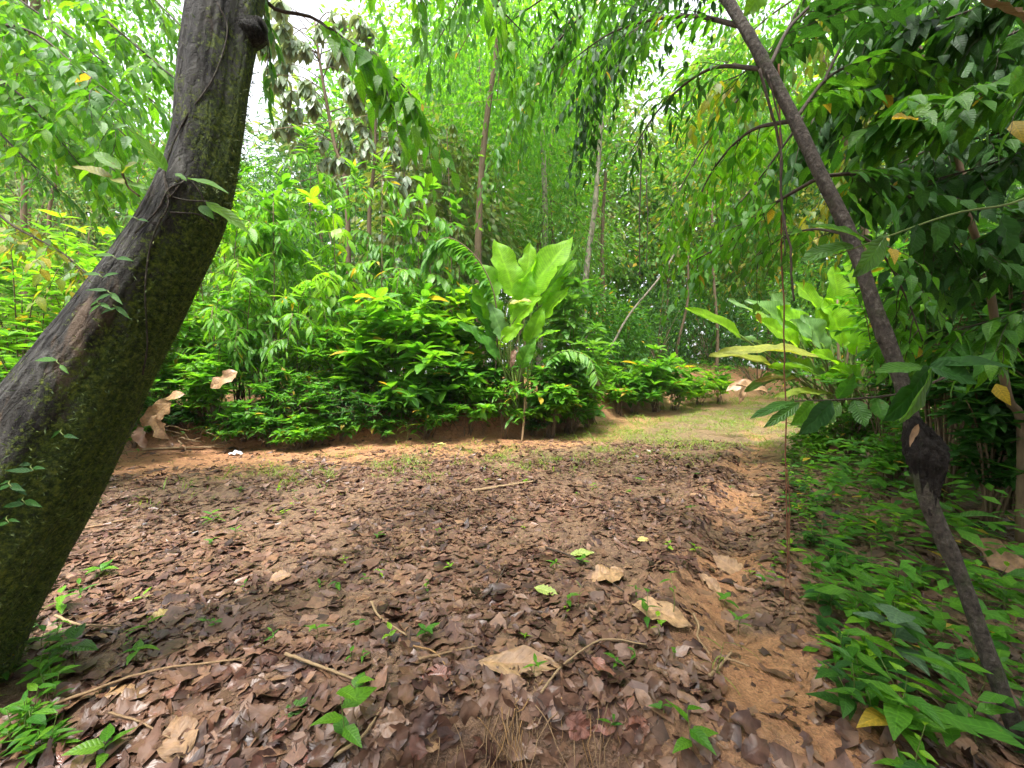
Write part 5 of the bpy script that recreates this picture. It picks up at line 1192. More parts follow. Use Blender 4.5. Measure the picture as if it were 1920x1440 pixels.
# pale thin stem in the thicket
pth = [(1915, 800, 2.35), (1890, 745, 2.35), (1868, 620, 2.35), (1848, 500, 2.35), (1815, 400, 2.35), (1788, 260, 2.35), (1740, 130, 2.4), (1690, 20, 2.45), (1640, -120, 2.5)]
p0 = P(*pth[0]); gb = np.array([p0[0] + .02, p0[1], g1(p0[0], p0[1]) - .05]); th_ = thing('thin_tree', 'thin pale brown stem curving up through the dark right thicket', 'tree', gb)
g = Geo(); g.add(*tube(catmull([gb] + [P(*q) for q in pth], 50), np.linspace(0.022, 0.013, 50), 9)); g.obj('trunk', M['brownstem'], th_)
for pts_, mn in [([(1788, 260, 2.35), (1720, 290, 2.3), (1640, 330, 2.2)], 'dark'), ([(1815, 400, 2.35), (1900, 380, 2.2), (1960, 350, 2.1)], 'dark'), ([(1848, 500, 2.35), (1780, 520, 2.25), (1720, 560, 2.2)], 'mid'), ([(1868, 620, 2.35), (1800, 640, 2.2), (1740, 660, 2.1)], 'mid')]:
    sub_branch(th_, [P(*q) for q in pts_], .007, .0025, 10, .3, 8, .13, 'ovate', mn, 60, hang=0.5, sag=0.4)

# spray of large drooping leaves reaching over the verge
sp = thing('large_leaf_spray', 'spray of large glossy drooping leaves reaching left across the verge from the crooked trunk', 'plant', P(1745, 720, 1.75))
g = Geo(); g.add(*tube(catmull([P(1790, 700, 1.8), P(1700, 735, 1.7), P(1600, 748, 1.62), P(1490, 752, 1.58)], 20), np.linspace(0.006, 0.003, 20), 5)); g.obj('stem', M['twig'], sp)
for i, (a, t, w, up, mn, d1) in enumerate([
        ((1490, 752), (1406, 786), 22, (0.2, -0.5, 0.9), 'ribbed', 1.58), ((1500, 754), (1432, 802), 22, (0.4, -0.7, 0.6), 'ribbed', 1.57), ((1525, 752), (1482, 798), 34, (0.5, -0.8, 0.4), 'mid', 1.57), ((1560, 752), (1497, 815), 40, (0.5, -0.75, 0.5), 'dark', 1.55),
        ((1575, 755), (1522, 800), 34, (0.4, -0.8, 0.5), 'ribbed', 1.59), ((1600, 750), (1622, 800), 34, (-0.3, -0.8, 0.4), 'ribbed', 1.62), ((1570, 748), (1600, 700), 30, (0, -0.8, 0.5), 'mid', 1.64), ((1640, 745), (1655, 790), 30, (-0.3, -0.8, 0.4), 'mid', 1.66),
        ((1742, 686), (1655, 790), 62, (0.55, -0.8, 0.3), 'dark', 1.38), ((1745, 690), (1682, 795), 52, (0.75, -0.6, 0.2), 'mid', 1.36), ((1740, 688), (1832, 720), 62, (-0.1, -0.7, 0.7), 'dark', 1.38), ((1745, 684), (1905, 690), 60, (0, -0.35, 1), 'dark', 1.4), ((1735, 690), (1640, 700), 36, (0.1, -0.5, 0.9), 'ribbed', 1.42)]):
    big_leaf(sp, a, t, w, up, M[mn], d1, d1 - 0.05, droop=0.16, wave=0.015, seed=500 + i, shape='ellip', nv=11, nu=7)
# large leaves hanging close to the lens at the right
nb = thing('hanging_leaf_branch', 'branch of big dark hanging leaves close to the right edge', 'branch', P(1960, 330, 1.3))
g = Geo(); g.add(*tube(catmull([P(2010, 330, 1.4), P(1900, 380, 1.35), P(1790, 400, 1.32), P(1660, 445, 1.3), P(1560, 480, 1.3)], 20), np.linspace(0.005, 0.002, 20), 5)); g.obj('stem', M['greenstem'], nb)
for i, (a, t, w, up, mn, d1) in enumerate([
        ((1920, 130), (1885, 175), 46, (0.5, -0.8, 0.3), 'bright', 1.0), ((1930, 60), (1868, 105), 30, (0.3, -0.8, 0.5), 'mid', 1.1), ((1720, 420), (1705, 480), 40, (0.3, -0.9, 0.2), 'dark', 1.3), ((1760, 415), (1752, 475), 36, (0, -0.95, 0.2), 'dark', 1.3), ((1880, 400), (1886, 480), 44, (0, -0.95, 0.2), 'dark', 1.28),
        ((1620, 450), (1510, 420), 44, (0.1, -0.6, 0.8), 'ribbed', 1.3), ((1600, 460), (1500, 490), 44, (0.2, -0.6, 0.8), 'ribbed', 1.3), ((1640, 450), (1590, 360), 40, (0.5, -0.7, 0.4), 'bright', 1.32), ((1660, 440), (1600, 520), 42, (0.4, -0.8, 0.4), 'ribbed', 1.3), ((1680, 440), (1655, 355), 34, (0.4, -0.8, 0.4), 'mid', 1.32),
        ((1720, 225), (1672, 222), 34, (0, -0.7, 0.7), 'bright', 1.5), ((1715, 220), (1745, 192), 26, (0, -0.7, 0.7), 'bright', 1.5), ((1716, 225), (1735, 228), 30, (0, -0.7, 0.7), 'ribbed', 1.5), ((1400, 0), (1412, 32), 26, (0.3, -0.9, 0.2), 'bright', 1.7), ((1440, -30), (1395, 30), 40, (0.4, -0.8, 0.3), 'bright', 1.6)]):
    big_leaf(nb, a, t, w, up, M[mn], d1, d1, droop=0.14, wave=0.02, seed=540 + i, shape='ovate' if i % 2 else 'ellip', nv=11, nu=7)
g0 = P(1800, -12, 0.75); me = blade_mesh('dead_leaf', g0, P(1955, 62, 0.72), 78 / FPX * 0.75, np.array([0.3, -0.75, 0.5]), M['d_tan'], droop=0.1, wave=0.02, shape='ellip', nv=14, nu=9, off=g0)
tag(link('dead_leaf', me, None, g0), 'pale dry dead leaf hanging close in the upper right corner', 'leaf')

# ------------------------------------------------------------------ litter on the track
_DEAD = [(0.5, 0.5, 0.2, 0.1), (0.55, -0.5, -0.25, 0), (0.6, 0.9, 0.5, 0.3), (0.42, -0.8, 0.3, 0), (0.62, 0.2, -0.15, -0.2), (0.48, 1.3, 0.4, 0.2), (0.36, 0.3, 0.7, 0.2), (0.7, 0.4, 0.1, -0.3), (0.28, -0.6, 0.5, 0), (0.8, -0.3, 0.2, 0.2), (0.52, 1.6, 0.2, 0.4), (0.44, -1.2, 0.1, 0.1)]
T['dead'] = [leaf_t(('ovate', 'ellip', 'obov')[k % 3], w, 5, 3, droop=dr * 0.5, fold=fo * 0.5, wave=0.05, curl=cu * 0.4, seed=k + 70, ragged=0.24) for k, (w, dr, fo, cu) in enumerate(_DEAD)]
T['deadlo'] = [leaf_t(('ovate', 'ellip', 'oblong')[k % 3], w, 3, 3, droop=dr * 0.5, fold=fo * 0.5, wave=0.05, curl=cu * 0.4, seed=k + 170, ragged=0.24) for k, (w, dr, fo, cu) in enumerate(_DEAD)]
T['deadhi'] = [leaf_t('ovate' if k % 2 else 'ellip', w, 10, 5, droop=dr * 0.8, fold=fo * 0.8, wave=0.05, curl=cu, seed=k + 90, ragged=0.10) for k, (w, dr, fo, cu) in enumerate([(0.5, 0.6, 0.2, 0.15), (0.55, -0.6, -0.25, 0), (0.6, 1.0, 0.45, 0.25), (0.42, -0.9, 0.3, 0), (0.62, 0.3, -0.2, -0.2), (0.5, 1.4, 0.4, 0.2)])]
def gnormal(x, y, e=0.05):
    dx = (gh(x + e, y) - gh(x - e, y)) / (2 * e); dy = (gh(x, y + e) - gh(x, y - e)) / (2 * e)
    return nrm(np.stack([-dx, -dy, np.ones_like(dx)], 1))
n_ = 76000
x = rng.uniform(-5.2, 3.6, n_); y = 0.75 + 6.0 * rng.random(n_) ** 1.25
e_ = y - yb(x); xe = x - xr_edge(y)
rxx = np.interp(y, [1.2, 2.0, 2.8, 4.2, 7, 12], [0.9, 1.15, 1.6, 2.5, 4.3, 8.3])
pr_ = 1 - 0.88 * sstep((e_ + 1.95 + 1.5 * (fbm(x * 1.1, y * 1.1, 91, 4) - 0.5)) / 1.3)
pr_ *= 1 - 0.75 * np.exp(-((x - rxx) / 0.26) ** 2) * (fbm(x * 2.2, y * 2.2, 95, 2) > 0.42)
pr_ *= 1 - 0.6 * sstep(xe / 0.5)
pr_ *= np.where(fbm(x * 2.1 + 9, y * 2.1, 141, 3) > 0.56, 0.3, 1.0)                 # bare muddy patches
k_ = rng.random(n_) < pr_; x, y = x[k_], y[k_]; n_ = len(x)
nn = nrm(gnormal(x, y) + jit(n_, 1.0) * (0.075 + 0.10 * sstep((2.6 - y) / 1.0))[:, None]); a = rng.uniform(0, 6.283, n_)
d_ = np.stack([np.cos(a), np.sin(a), np.zeros(n_)], 1); d_ = nrm(d_ - nn * (d_ * nn).sum(1, keepdims=True))
size = np.exp(rng.normal(math.log(0.060), 0.52, n_)) * (1 + 0.12 * sstep((2.3 - y) / 1.0)); size = np.clip(size, 0.014, 0.125)
p = np.stack([x, y, gh(x, y) + rng.uniform(-0.006, 0.010, n_)], 1) - d_ * size[:, None] * 0.5
w = np.cross(d_, nn); mm = np.stack([w, d_, nn], -1) * size[:, None, None]
px, dep = to_px(p + d_ * size[:, None] * 0.5)
app = size / dep * ((px[:, 0] > 0) & (px[:, 0] < 1920) & (px[:, 1] < 1440) & (px[:, 1] > 0))
kind = rng.choice(4, n_, p=[0.84, 0.10, 0.05, 0.01])
top_ = np.argsort(-app)[:285]
names = ['d_dark', 'd_brown', 'd_red', 'd_tan']
labs = ['dark wet dead leaf lying in the litter on the muddy track', 'mid brown dead leaf lying in the litter on the muddy track', 'reddish brown ribbed dead leaf lying in the litter on the track', 'small tan dry leaf lying in the litter on the track']
msh = {k: [mk_mesh('dead_leaf', V, F, U, None, M[names[k]]) for V, F, U in T['deadhi']] for k in range(4)}
for i in top_:
    o = bpy.data.objects.new('dead_leaf', msh[kind[i]][rng.integers(0, 6)]); col.objects.link(o)
    q, b_ = p[i] + [0, 0, 0.008], mm[i]
    o.matrix_world = Matrix(((*b_[0], q[0]), (*b_[1], q[1]), (*b_[2], q[2]), (0, 0, 0, 1)))
    tag(o, labs[kind[i]], 'leaf', ['dark wet leaves in the litter', 'mid brown leaves in the litter', 'reddish ribbed leaves in the litter', 'small tan leaves in the litter'][kind[i]])
rest = np.ones(n_, bool); rest[top_] = False
mix = Geo()
near_ = y < 2.7
for sel, tt_, mt_, lab in [(rest & (kind == 0) & near_, 'dead', 'd_dark', 'near carpet of wet dark dead leaves'), (rest & (kind == 0) & ~near_, 'deadlo', 'd_dark', 'carpet of dark dead leaves farther up the track'), (rest & (kind > 0) & near_, 'dead', 'd_brown', 'scattered brown dead leaves in the near litter'), (rest & (kind > 0) & ~near_, 'deadlo', 'd_brown', 'scattered brown dead leaves farther up the track')]:
    tag(link('leaf_litter', joined(T[tt_], p[sel], mm[sel], mt_, 'leaf_litter')), lab, None, None, 'stuff')

n_ = 44000
x = rng.uniform(-5.5, 9, n_); y = 1.0 + 12 * rng.random(n_) ** 1.5; k_ = (y - yb(x) < 0.3) & (x < xr_edge(y) + 0.8) & ((y < 4.6) | (rng.random(n_) < 0.22)); x, y = x[k_], y[k_]; n_ = len(x)
nn = nrm(gnormal(x, y) + jit(n_, 0.3)); a = rng.uniform(0, 6.283, n_); d_ = np.stack([np.cos(a), np.sin(a), np.zeros(n_)], 1); d_ = nrm(d_ - nn * (d_ * nn).sum(1, keepdims=True))
sz_ = rng.uniform(0.007, 0.036, n_) * (1 + 1.2 * (rng.random(n_) < 0.08)); w = np.cross(d_, nn)
T['chip'] = [leaf_t('oblong', w_, 3, 2, droop=0.5, fold=0, wave=0.1, seed=k + 130) for k, w_ in enumerate([0.5, 0.8, 0.10, 0.3, 0.06])]
me = joined(T['chip'], np.stack([x, y, gh(x, y) + 0.004], 1), np.stack([w, d_, nn], -1) * sz_[:, None, None], 'd_dark', 'debris'); tag(link('debris', me), 'crumbs of dead leaf and bark on the mud', None, None, 'stuff')

def ground_leaf(label, px, py, length_px, width_px, ang, mat, tilt=(0, 0, 1), droop=0.1, wave=0.03, lift=0.012, cat='leaf', name='dead_leaf', shape='ellip', seed=0):
    c = G(px, py); d = c[1]; L = length_px / FPX * d; W = width_px / FPX * d
    dr = np.array([math.cos(R(ang)), math.sin(R(ang)), 0.0]); up = nrm(gnormal(np.array([c[0]]), np.array([c[1]]))[0] + np.array(tilt) * 0.7)
    dr = nrm(dr - up * np.dot(dr, up))
    a_ = c - dr * L / 2 + [0, 0, lift]; b_ = c + dr * L / 2 + [0, 0, lift]
    me = blade_mesh(name, a_, b_, W, up, M[mat], droop=droop, wave=wave, fold=0.15, seed=seed, shape=shape, nv=14, nu=9, off=c)
    return tag(link(name, me, None, c), label, cat)
for i, a in enumerate([
    ('long pale tan dead leaf with ragged edges at the lower middle of the litter', 975, 1252, 165, 62, -2, 'd_tan', (0, -0.5, 1), 0.12, 0.03),
    ('broad tan dead leaf arched over the mud right of the middle', 1140, 1088, 70, 54, 20, 'd_tan', (0, -0.3, 1), 0.35, 0.05),
    ('largest tan dead leaf humped beneath green seedlings', 1240, 1160, 112, 52, -30, 'd_tan', (0, -0.4, 1), 0.3, 0.04),
    ('folded tan dead leaf standing up beside the rut', 1366, 1068, 62, 46, 120, 'd_tan', (-0.3, -1, 0.6), 0.2, 0.02),
    ('tan leaf scrap curled below the folded tan leaf', 1332, 1100, 46, 26, 110, 'd_tan', (-0.3, -0.8, 0.6), 0.3, 0.02),
    ('big crumpled tan leaf lit among the right weeds', 1868, 1082, 92, 58, 115, 'd_tan', (-0.3, -1.2, 0.4), 0.15, 0.05),
    ('crinkled golden brown leaf at the lower left edge', 338, 1392, 96, 62, 130, 'd_tan', (0.2, -0.6, 1), 0.25, 0.05),
    ('wide light brown leaf left of the golden brown one', 268, 1358, 92, 52, 10, 'd_brown', (0, -0.4, 1), 0.2, 0.05),
    ('yellow green fallen leaf right of the middle', 1024, 1114, 48, 26, -25, 'd_lime', (0, -0.4, 1), 0.1, 0.01),
    ('small pale yellow leaf lying on dark litter', 1206, 1016, 24, 18, 15, 'd_yellow', (0, -0.5, 1), 0.1, 0.01),
    ('curled bright yellow leaf at the left of the litter', 299, 1160, 28, 20, 60, 'd_yellow', (0, -0.8, 0.8), 0.6, 0.03),
    ('red brown ribbed leaf at the lower middle', 820, 1278, 58, 40, 5, 'd_red', (0, -0.6, 1), 0.1, 0.01),
    ('shiny dark slate leaf propped on a twig', 932, 1112, 56, 26, 15, 'd_dark', (0.2, -0.8, 0.8), 0.15, 0.01),
    ('dull green ribbed leaf fading brown at the lower left middle', 556, 1340, 62, 30, 40, 'ribbed', (0.2, -0.6, 0.8), 0.1, 0.01),
    ('pale green torn leaf lying right of the middle', 1092, 1042, 46, 22, 5, 'd_lime', (0, -0.4, 1), 0.1, 0.02),
    ('round yellowish brown leaf left of the middle', 525, 1090, 38, 30, 20, 'd_tan', (0, -0.8, 0.7), 0.5, 0.02),
    ('striped tan leaf lying under the right weeds', 1625, 1262, 62, 28, 5, 'd_tan', (0, -0.6, 0.8), 0.1, 0.01),
    ('dark purple ribbed leaf at the foot of the aerial root', 1488, 1210, 46, 34, -20, 'd_dark', (0, -0.5, 0.9), 0.2, 0.02),
    ('pale leaf scrap in the rut beside the hanging vine', 1416, 932, 22, 12, 5, 'd_tan', (0, -0.5, 1), 0.2, 0.02),
    ('small white leaf scrap in the far litter', 1302, 930, 18, 8, 0, 'd_tan', (0, -0.5, 1), 0.2, 0.02),
    ('yellow leaf fallen at the foot of the red bank', 827, 834, 18, 8, 0, 'd_yellow', (0, -0.5, 1), 0.2, 0.02),
    ('ribbed grey brown leaf at the bottom left of the bank edge', 726, 1365, 70, 50, 10, 'd_brown', (0, -0.8, 0.6), 0.2, 0.03),
    ('dark folded ribbed leaf below the bank edge', 790, 1370, 66, 44, 75, 'd_dark', (0, -0.9, 0.4), 0.2, 0.03),
    ('pale brown leaf lying by the root tuft', 958, 1296, 62, 34, 12, 'd_brown', (0, -0.8, 0.6), 0.2, 0.03),
    ('dark maroon ribbed leaf hanging below the root tuft', 1085, 1390, 56, 50, -60, 'd_red', (0, -1, 0.2), 0.2, 0.03),
    ('curled maroon leaf below the right end of the roots', 1195, 1385, 50, 44, 40, 'd_red', (0, -1, 0.2), 0.3, 0.03),
    ('rolled brown leaf at the crest of the near bank', 1310, 1262, 48, 18, -35, 'd_brown', (0, -0.6, 0.8), 0.4, 0.02),
    ('veined brown leaf at the right of the near bank', 1275, 1280, 50, 34, -40, 'd_brown', (0, -0.8, 0.6), 0.2, 0.03),
]): ground_leaf(*a, seed=600 + i)
c = G(440, 854); ground_leaf('crumpled white litter scrap on the red earth near the bank', 442, 854, 24, 12, 10, 'd_tan', (0, -0.6, 1), 0.4, 0.06, 0.02, 'litter', 'paper_scrap', 'oblong', 7)
wm, wn_, wl_, wo_ = newmat('white_paper'); pb = wn_.new('ShaderNodeBsdfPrincipled'); pb.inputs['Base Color'].default_value = (0.75, 0.78, 0.82, 1); pb.inputs['Roughness'].default_value = 0.6; wl_.new(pb.outputs[0], wo_.inputs[0])
bpy.data.objects['paper_scrap'].data.materials[0] = wm
# great dry bracts and dead leaves at the foot of the bank on the left
for i, (lab, a, t, d, w, up, mn) in enumerate([
    ('large dry brown bract lying against the bank by the mossy trunk', (322, 752), (268, 800), 5.2, 32, (0.5, -0.8, 0.4), 'd_tan'), ('dry bract folded below the large one', (285, 780), (318, 824), 5.1, 28, (-0.5, -0.8, 0.4), 'd_tan'), ('curled dark brown bract standing at the trunk foot', (258, 800), (272, 840), 5.0, 22, (0.1, -0.9, 0.3), 'd_brown'),
    ('long dry leaf blade lying up the bank', (345, 738), (285, 768), 5.3, 24, (0, -0.6, 0.8), 'd_tan'), ('pale dry bract hanging among the bank shrubs', (446, 698), (395, 728), 5.5, 26, (0.2, -0.8, 0.5), 'd_tan'),
    ('dead brown leaf heap leaf at the right end of the bank', (1120, 715), (1100, 755), 8.0, 18, (0.2, -0.9, 0.3), 'd_tan'), ('torn pale dead leaf at the right end of the bank', (1090, 700), (1128, 722), 7.9, 20, (0, -0.8, 0.6), 'd_tan'),
    ('dead tan blade lying below the paddle leaves', (1440, 735), (1380, 722), 6.2, 22, (0, -0.6, 0.8), 'd_tan'), ('second dead blade on the verge below the paddle leaves', (1410, 715), (1360, 735), 7.0, 18, (0, -0.6, 0.8), 'd_tan'), ('drooping dead blade hanging off the verge', (1395, 720), (1385, 758), 6.6, 14, (0.2, -0.9, 0.2), 'd_tan'),
    ('dead brown leaf hanging from a weed stem beside the paddle leaf stalks', (1560, 832), (1567, 862), 4.6, 15, (0, -1, 0.1), 'd_red'), ('hanging dead scrap in the broad leaved clump', (965, 655), (958, 690), 7.0, 11, (0, -1, 0.1), 'd_brown')]):
    p0 = P(*a, d); me = blade_mesh('dead_leaf', p0, P(*t, d - 0.05), w / FPX * d, np.array(up), M[mn], droop=0.2, wave=0.06, seed=700 + i, shape='oblong', nv=12, nu=7, off=p0)
    tag(link('dead_leaf', me, None, p0), lab, 'leaf')

# ------------------------------------------------------------------ sticks
def stick(label, pix, r, mat='stick', lift=0.012, name='stick', cat='stick'):
    q = np.array([G(a, b) + [0, 0, lift] for a, b in pix]); c = catmull(q, 8 * len(q)); c[:, 2] += rng.normal(size=len(c)) * 0.001
    g = Geo(); g.add(*tube(c, np.linspace(r, r * 0.6, len(c)), 6, lambda t, th: 1 + 0.25 * (fbm(t * 17 + 0 * th, th, 151, 2) - 0.5))); return tag(g.obj(name, M[mat], None), label, cat)
for a in [
    ('long thin stick slanting across the lower left litter', [(62, 1352), (160, 1318), (290, 1275), (450, 1252)], 0.006, 'stick', 0.03), ('pale stick ending at a green seedling in the lower left middle', [(535, 1243), (600, 1265), (685, 1296)], 0.0065, 'palestick', 0.025),
    ('short bent pale twig left of the middle', [(696, 1138), (712, 1165), (762, 1202)], 0.006, 'palestick', 0.02), ('long bent stick crossing the bottom edge', [(625, 1438), (680, 1405), (715, 1345)], 0.006, 'palestick', 0.03),
    ('flat pale stick lying in the far litter', [(886, 923), (940, 914), (1002, 905)], 0.018, 'palestick', 0.012), ('thick pale pole lying at the foot of the left bank', [(268, 848), (330, 845), (420, 842)], 0.022, 'palestick', 0.03),
    ('thin stick in the left litter beside the mossy trunk', [(130, 1001), (200, 985), (290, 966)], 0.008, 'stick', 0.012), ('curved pale twig rising over the near bank', [(1014, 1318), (1060, 1262), (1130, 1215), (1212, 1228)], 0.005, 'palestick', 0.035),
    ('thin dark twig lying right of the middle', [(1022, 1032), (1090, 1058), (1170, 1118)], 0.005, 'twig', 0.02), ('short pale twig crossing another at the near bank crest', [(1330, 1282), (1350, 1262), (1372, 1236)], 0.007, 'palestick', 0.025), ('brown twig under the pale twig at the near bank crest', [(1345, 1244), (1380, 1252), (1405, 1264)], 0.006, 'stick', 0.02),
    ('dark twig lying across the lower middle litter', [(785, 1245), (840, 1232), (895, 1222)], 0.006, 'stick', 0.018), ('curved thin root lying on the lower middle mud', [(775, 1220), (815, 1232), (838, 1262), (848, 1295)], 0.004, 'root', 0.015), ('forked pale twig above the right seedlings', [(1300, 1160), (1310, 1185), (1308, 1205), (1330, 1240)], 0.005, 'palestick', 0.02),
    ('short dark stick leaning in the litter centre', [(905, 1128), (925, 1108), (948, 1070)], 0.006, 'twig', 0.02), ('brown stick at the foot of the mossy trunk', [(104, 1168), (140, 1182), (170, 1188), (228, 1190)], 0.006, 'palestick', 0.03), ('thin twig over the lower left leaves', [(205, 1360), (260, 1372), (320, 1402)], 0.004, 'stick', 0.03)]: stick(*a)
# upright stick by the clump and roots on the banks
g = Geo(); p0, p1 = G(978, 828), P(985, 742, 6.75); g.add(*tube(catmull([p0 - [0, 0, .05], (p0 + p1) / 2 + [0.01, 0, 0], p1], 12), np.linspace(0.018, 0.022, 12), 7)); tag(g.obj('stick', M['stick'], None), 'stick standing upright before the broad leaved clump', 'stick')
rt = thing('root_mass', 'mass of fine tangled roots hanging over the undercut near bank', 'root', G(960, 1300))
for k in range(170):
    px = rng.normal(960, 110); p0 = G(px, rng.uniform(1275, 1320)) + [0, 0, 0.004]; L = rng.uniform(0.06, 0.24)
    dv = np.array([rng.normal() * 0.35 - 0.15, -0.55, -0.5]); c = p0 + nrm(dv) * (np.linspace(0, 1, 9) * L)[:, None] + np.cumsum(rng.normal(size=(9, 3)) * 0.007, 0) + np.array([0, 0, -1]) * (np.linspace(0, 1, 9) ** 2 * L * 0.4)[:, None]
    g = Geo(); g.add(*tube(c, np.linspace(rng.uniform(0.0012, 0.0038), 0.0008, 9), 4)); g.obj('root', M['root' if k % 3 == 0 else 'stick'], rt)
rt = thing('root_mass', 'pale roots exposed at the foot of the left bank', 'root', G(430, 835))
for k in range(26):
    px = rng.uniform(330, 520); p0 = G(px, rng.uniform(808, 838)) + [0, -0.02, 0.06]; L = rng.uniform(0.2, 0.6); dv = nrm(np.array([rng.normal(), -0.35, rng.uniform(-.3, .3)]))
    c = p0 + dv * (np.linspace(0, 1, 9) * L)[:, None] + np.cumsum(rng.normal(size=(9, 3)) * 0.022, 0); c[:, 2] = np.maximum(c[:, 2], gh(c[:, 0], c[:, 1]) + 0.01)
    g = Geo(); g.add(*tube(c, np.linspace(0.012, 0.004, 9), 5)); g.obj('root', M['palestick'], rt)
rt = thing('root_mass', 'thin roots dangling over the red earth bank below the shrubs', 'root', G(860, 800))
for k in range(34):
    px = rng.uniform(760, 960); p0 = G(px, rng.uniform(770, 800)) + [0, -0.03, 0.05]; L = rng.uniform(0.2, 0.5)
    c = p0 + np.array([rng.normal() * .3, -0.25, -0.8]) * (np.linspace(0, 1, 8) * L)[:, None] + np.cumsum(rng.normal(size=(8, 3)) * 0.018, 0); c[:, 2] = np.maximum(c[:, 2], gh(c[:, 0], c[:, 1]) + 0.01)
    g = Geo(); g.add(*tube(c, np.linspace(0.007, 0.002, 8), 4)); g.obj('root', M['brownstem'], rt)

# ------------------------------------------------------------------ seedlings and weeds
def seedling(label, b, h, k, size, tn, mn, group, lean=0.2, name='seedling', cat='seedling', pairs=True):
    root = thing(name, label, cat, b, group); a = rng.uniform(0, 6.28); tip = b + [math.cos(a) * lean * h, math.sin(a) * lean * h, h]
    c = catmull([b - [0, 0, .01], b * .5 + tip * .5 + jit(1, h * 0.06)[0], tip], 8); g = Geo(); g.add(*tube(c, np.linspace(max(0.0016, h * 0.012), 0.001, 8), 4)); g.obj('stem', M['greenstem'], root)
    lv = Leaves(); t = np.linspace(0.35 if k > 4 else 0.7, 1, k); ix = np.minimum((t * 7).astype(int), 7); an = a + np.arange(k) * (np.pi if pairs else 2.4) + (np.arange(k) // 2) * 1.5 * pairs + rng.normal(size=k) * 0.2
    lv.add(c[ix], np.stack([np.cos(an), np.sin(an), rng.uniform(0.0, 0.5, k)], 1), UP + jit(k, 0.2), size * rng.uniform(0.7, 1.15, k)); lv.build(root, tn, mn, 30)
    return root
for lab, px, py, h, k, s, tn, mn in [
    ('largest glossy seedling at the bottom left of the middle', 645, 1405, .17, 5, .13, 'ovate', 'bright'), ('three leaved seedling above the bottom one', 668, 1310, .05, 3, .07, 'heart', 'bright'), ('glossy seedling below the near bank edge', 1300, 1412, .14, 5, .10, 'ovate', 'bright'), ('seedling standing on the largest tan leaf', 1212, 1170, .16, 5, .075, 'ovate', 'mid'),
    ('slender seedling behind the largest tan leaf', 1262, 1165, .20, 4, .06, 'lance', 'bright'), ('grassy upright seedling at the near bank crest', 1340, 1275, .16, 6, .12, 'grass', 'grass'), ('ribbed leaf seedling beside the mossy trunk foot', 140, 1250, .09, 4, .12, 'ovate', 'ribbed'), ('seedling with pale round leaf in the lower left litter', 255, 1248, .06, 4, .075, 'ovate', 'bright'),
    ('seedling with long pointed leaf pair in the left litter', 286, 1195, .10, 3, .085, 'lance', 'bright'), ('bright clump seedling at the bottom left corner', 200, 1425, .05, 5, .085, 'ovate', 'bright'), ('creeping seedling left of the yellow curled leaf', 115, 1155, .10, 6, .08, 'ovate', 'bright'), ('low creeping seedlings along the left litter edge', 150, 1120, .07, 5, .07, 'lance', 'mid'),
    ('small leafy tuft in the mid left litter', 400, 980, .07, 7, .10, 'lance', 'bright'), ('bright low seedling in the left litter', 190, 1080, .05, 6, .09, 'ovate', 'bright'), ('leaf pair sprouting from mud in the lower middle', 597, 1195, .06, 3, .05, 'ovate', 'bright'), ('pale green torn seedling leaf in the middle', 795, 1192, .03, 4, .07, 'ovate', 'mid'),
    ('yellow green seedling right of the rut crest', 1240, 1200, .1, 4, .05, 'ovate', 'lime'), ('seedling with spread leaves near the bank crest', 1385, 1190, .09, 4, .07, 'lance', 'bright'), ('seedling in the sandy patch', 1432, 1105, .07, 4, .06, 'ovate', 'mid'), ('dark leaved seedling beside the sandy rut', 1358, 1135, .05, 4, .07, 'ovate', 'mid'),
    ('round leaved seedling at the red bank foot', 715, 822, .28, 7, .16, 'heart', 'bright'), ('grass seedling arching at the red bank foot', 760, 835, .32, 6, .34, 'grass', 'lime'), ('tall seedling by the mossy trunk at the bank foot', 300, 828, .35, 5, .22, 'lance', 'bright'), ('seedling at the far left bank foot', 255, 860, .12, 4, .12, 'lance', 'bright'),
    ('seedling sprouting by the tan leaf and dark twig', 1090, 1060, .05, 4, .05, 'ovate', 'bright'), ('upright grass blade seedling in the lower right middle', 1083, 1140, .10, 3, .11, 'grass', 'grass'), ('tiny heart leaved seedling at the bank crest', 1262, 1240, .05, 2, .03, 'heart', 'bright'), ('leaf whorl seedling at the lower middle bank', 1155, 1262, .06, 4, .045, 'ovate', 'mid'),
    ('yellow green pair seedling right of the middle litter', 1305, 1040, .05, 4, .06, 'ovate', 'lime'), ('weed seedling by the pale leaf pair', 1000, 1272, .06, 4, .05, 'lance', 'bright'), ('seedling under the bank lip at the right', 1245, 1350, .05, 3, .045, 'ovate', 'mid'), ('seedling at the bottom of the undercut', 1145, 1395, .05, 3, .05, 'lance', 'mid')]:
    seedling(lab, G(px, py), h, k, s, tn, mn, 'seedlings on the muddy track')
for k in range(70):
    px, py = rng.uniform(100, 1480), 870 + 380 * rng.random() ** 1.4
    b = G(px, py)
    if b[0] > xr_edge(b[1]) or b[1] - yb(b[0]) > -0.2: continue
    seedling('tiny green seedling sprouting through the dark litter', b, rng.uniform(0.02, 0.07), int(rng.integers(2, 6)), rng.uniform(0.03, 0.065), 'lance' if k % 2 else 'ovate', ['bright', 'mid', 'lime'][k % 3], 'tiny seedlings in the litter')
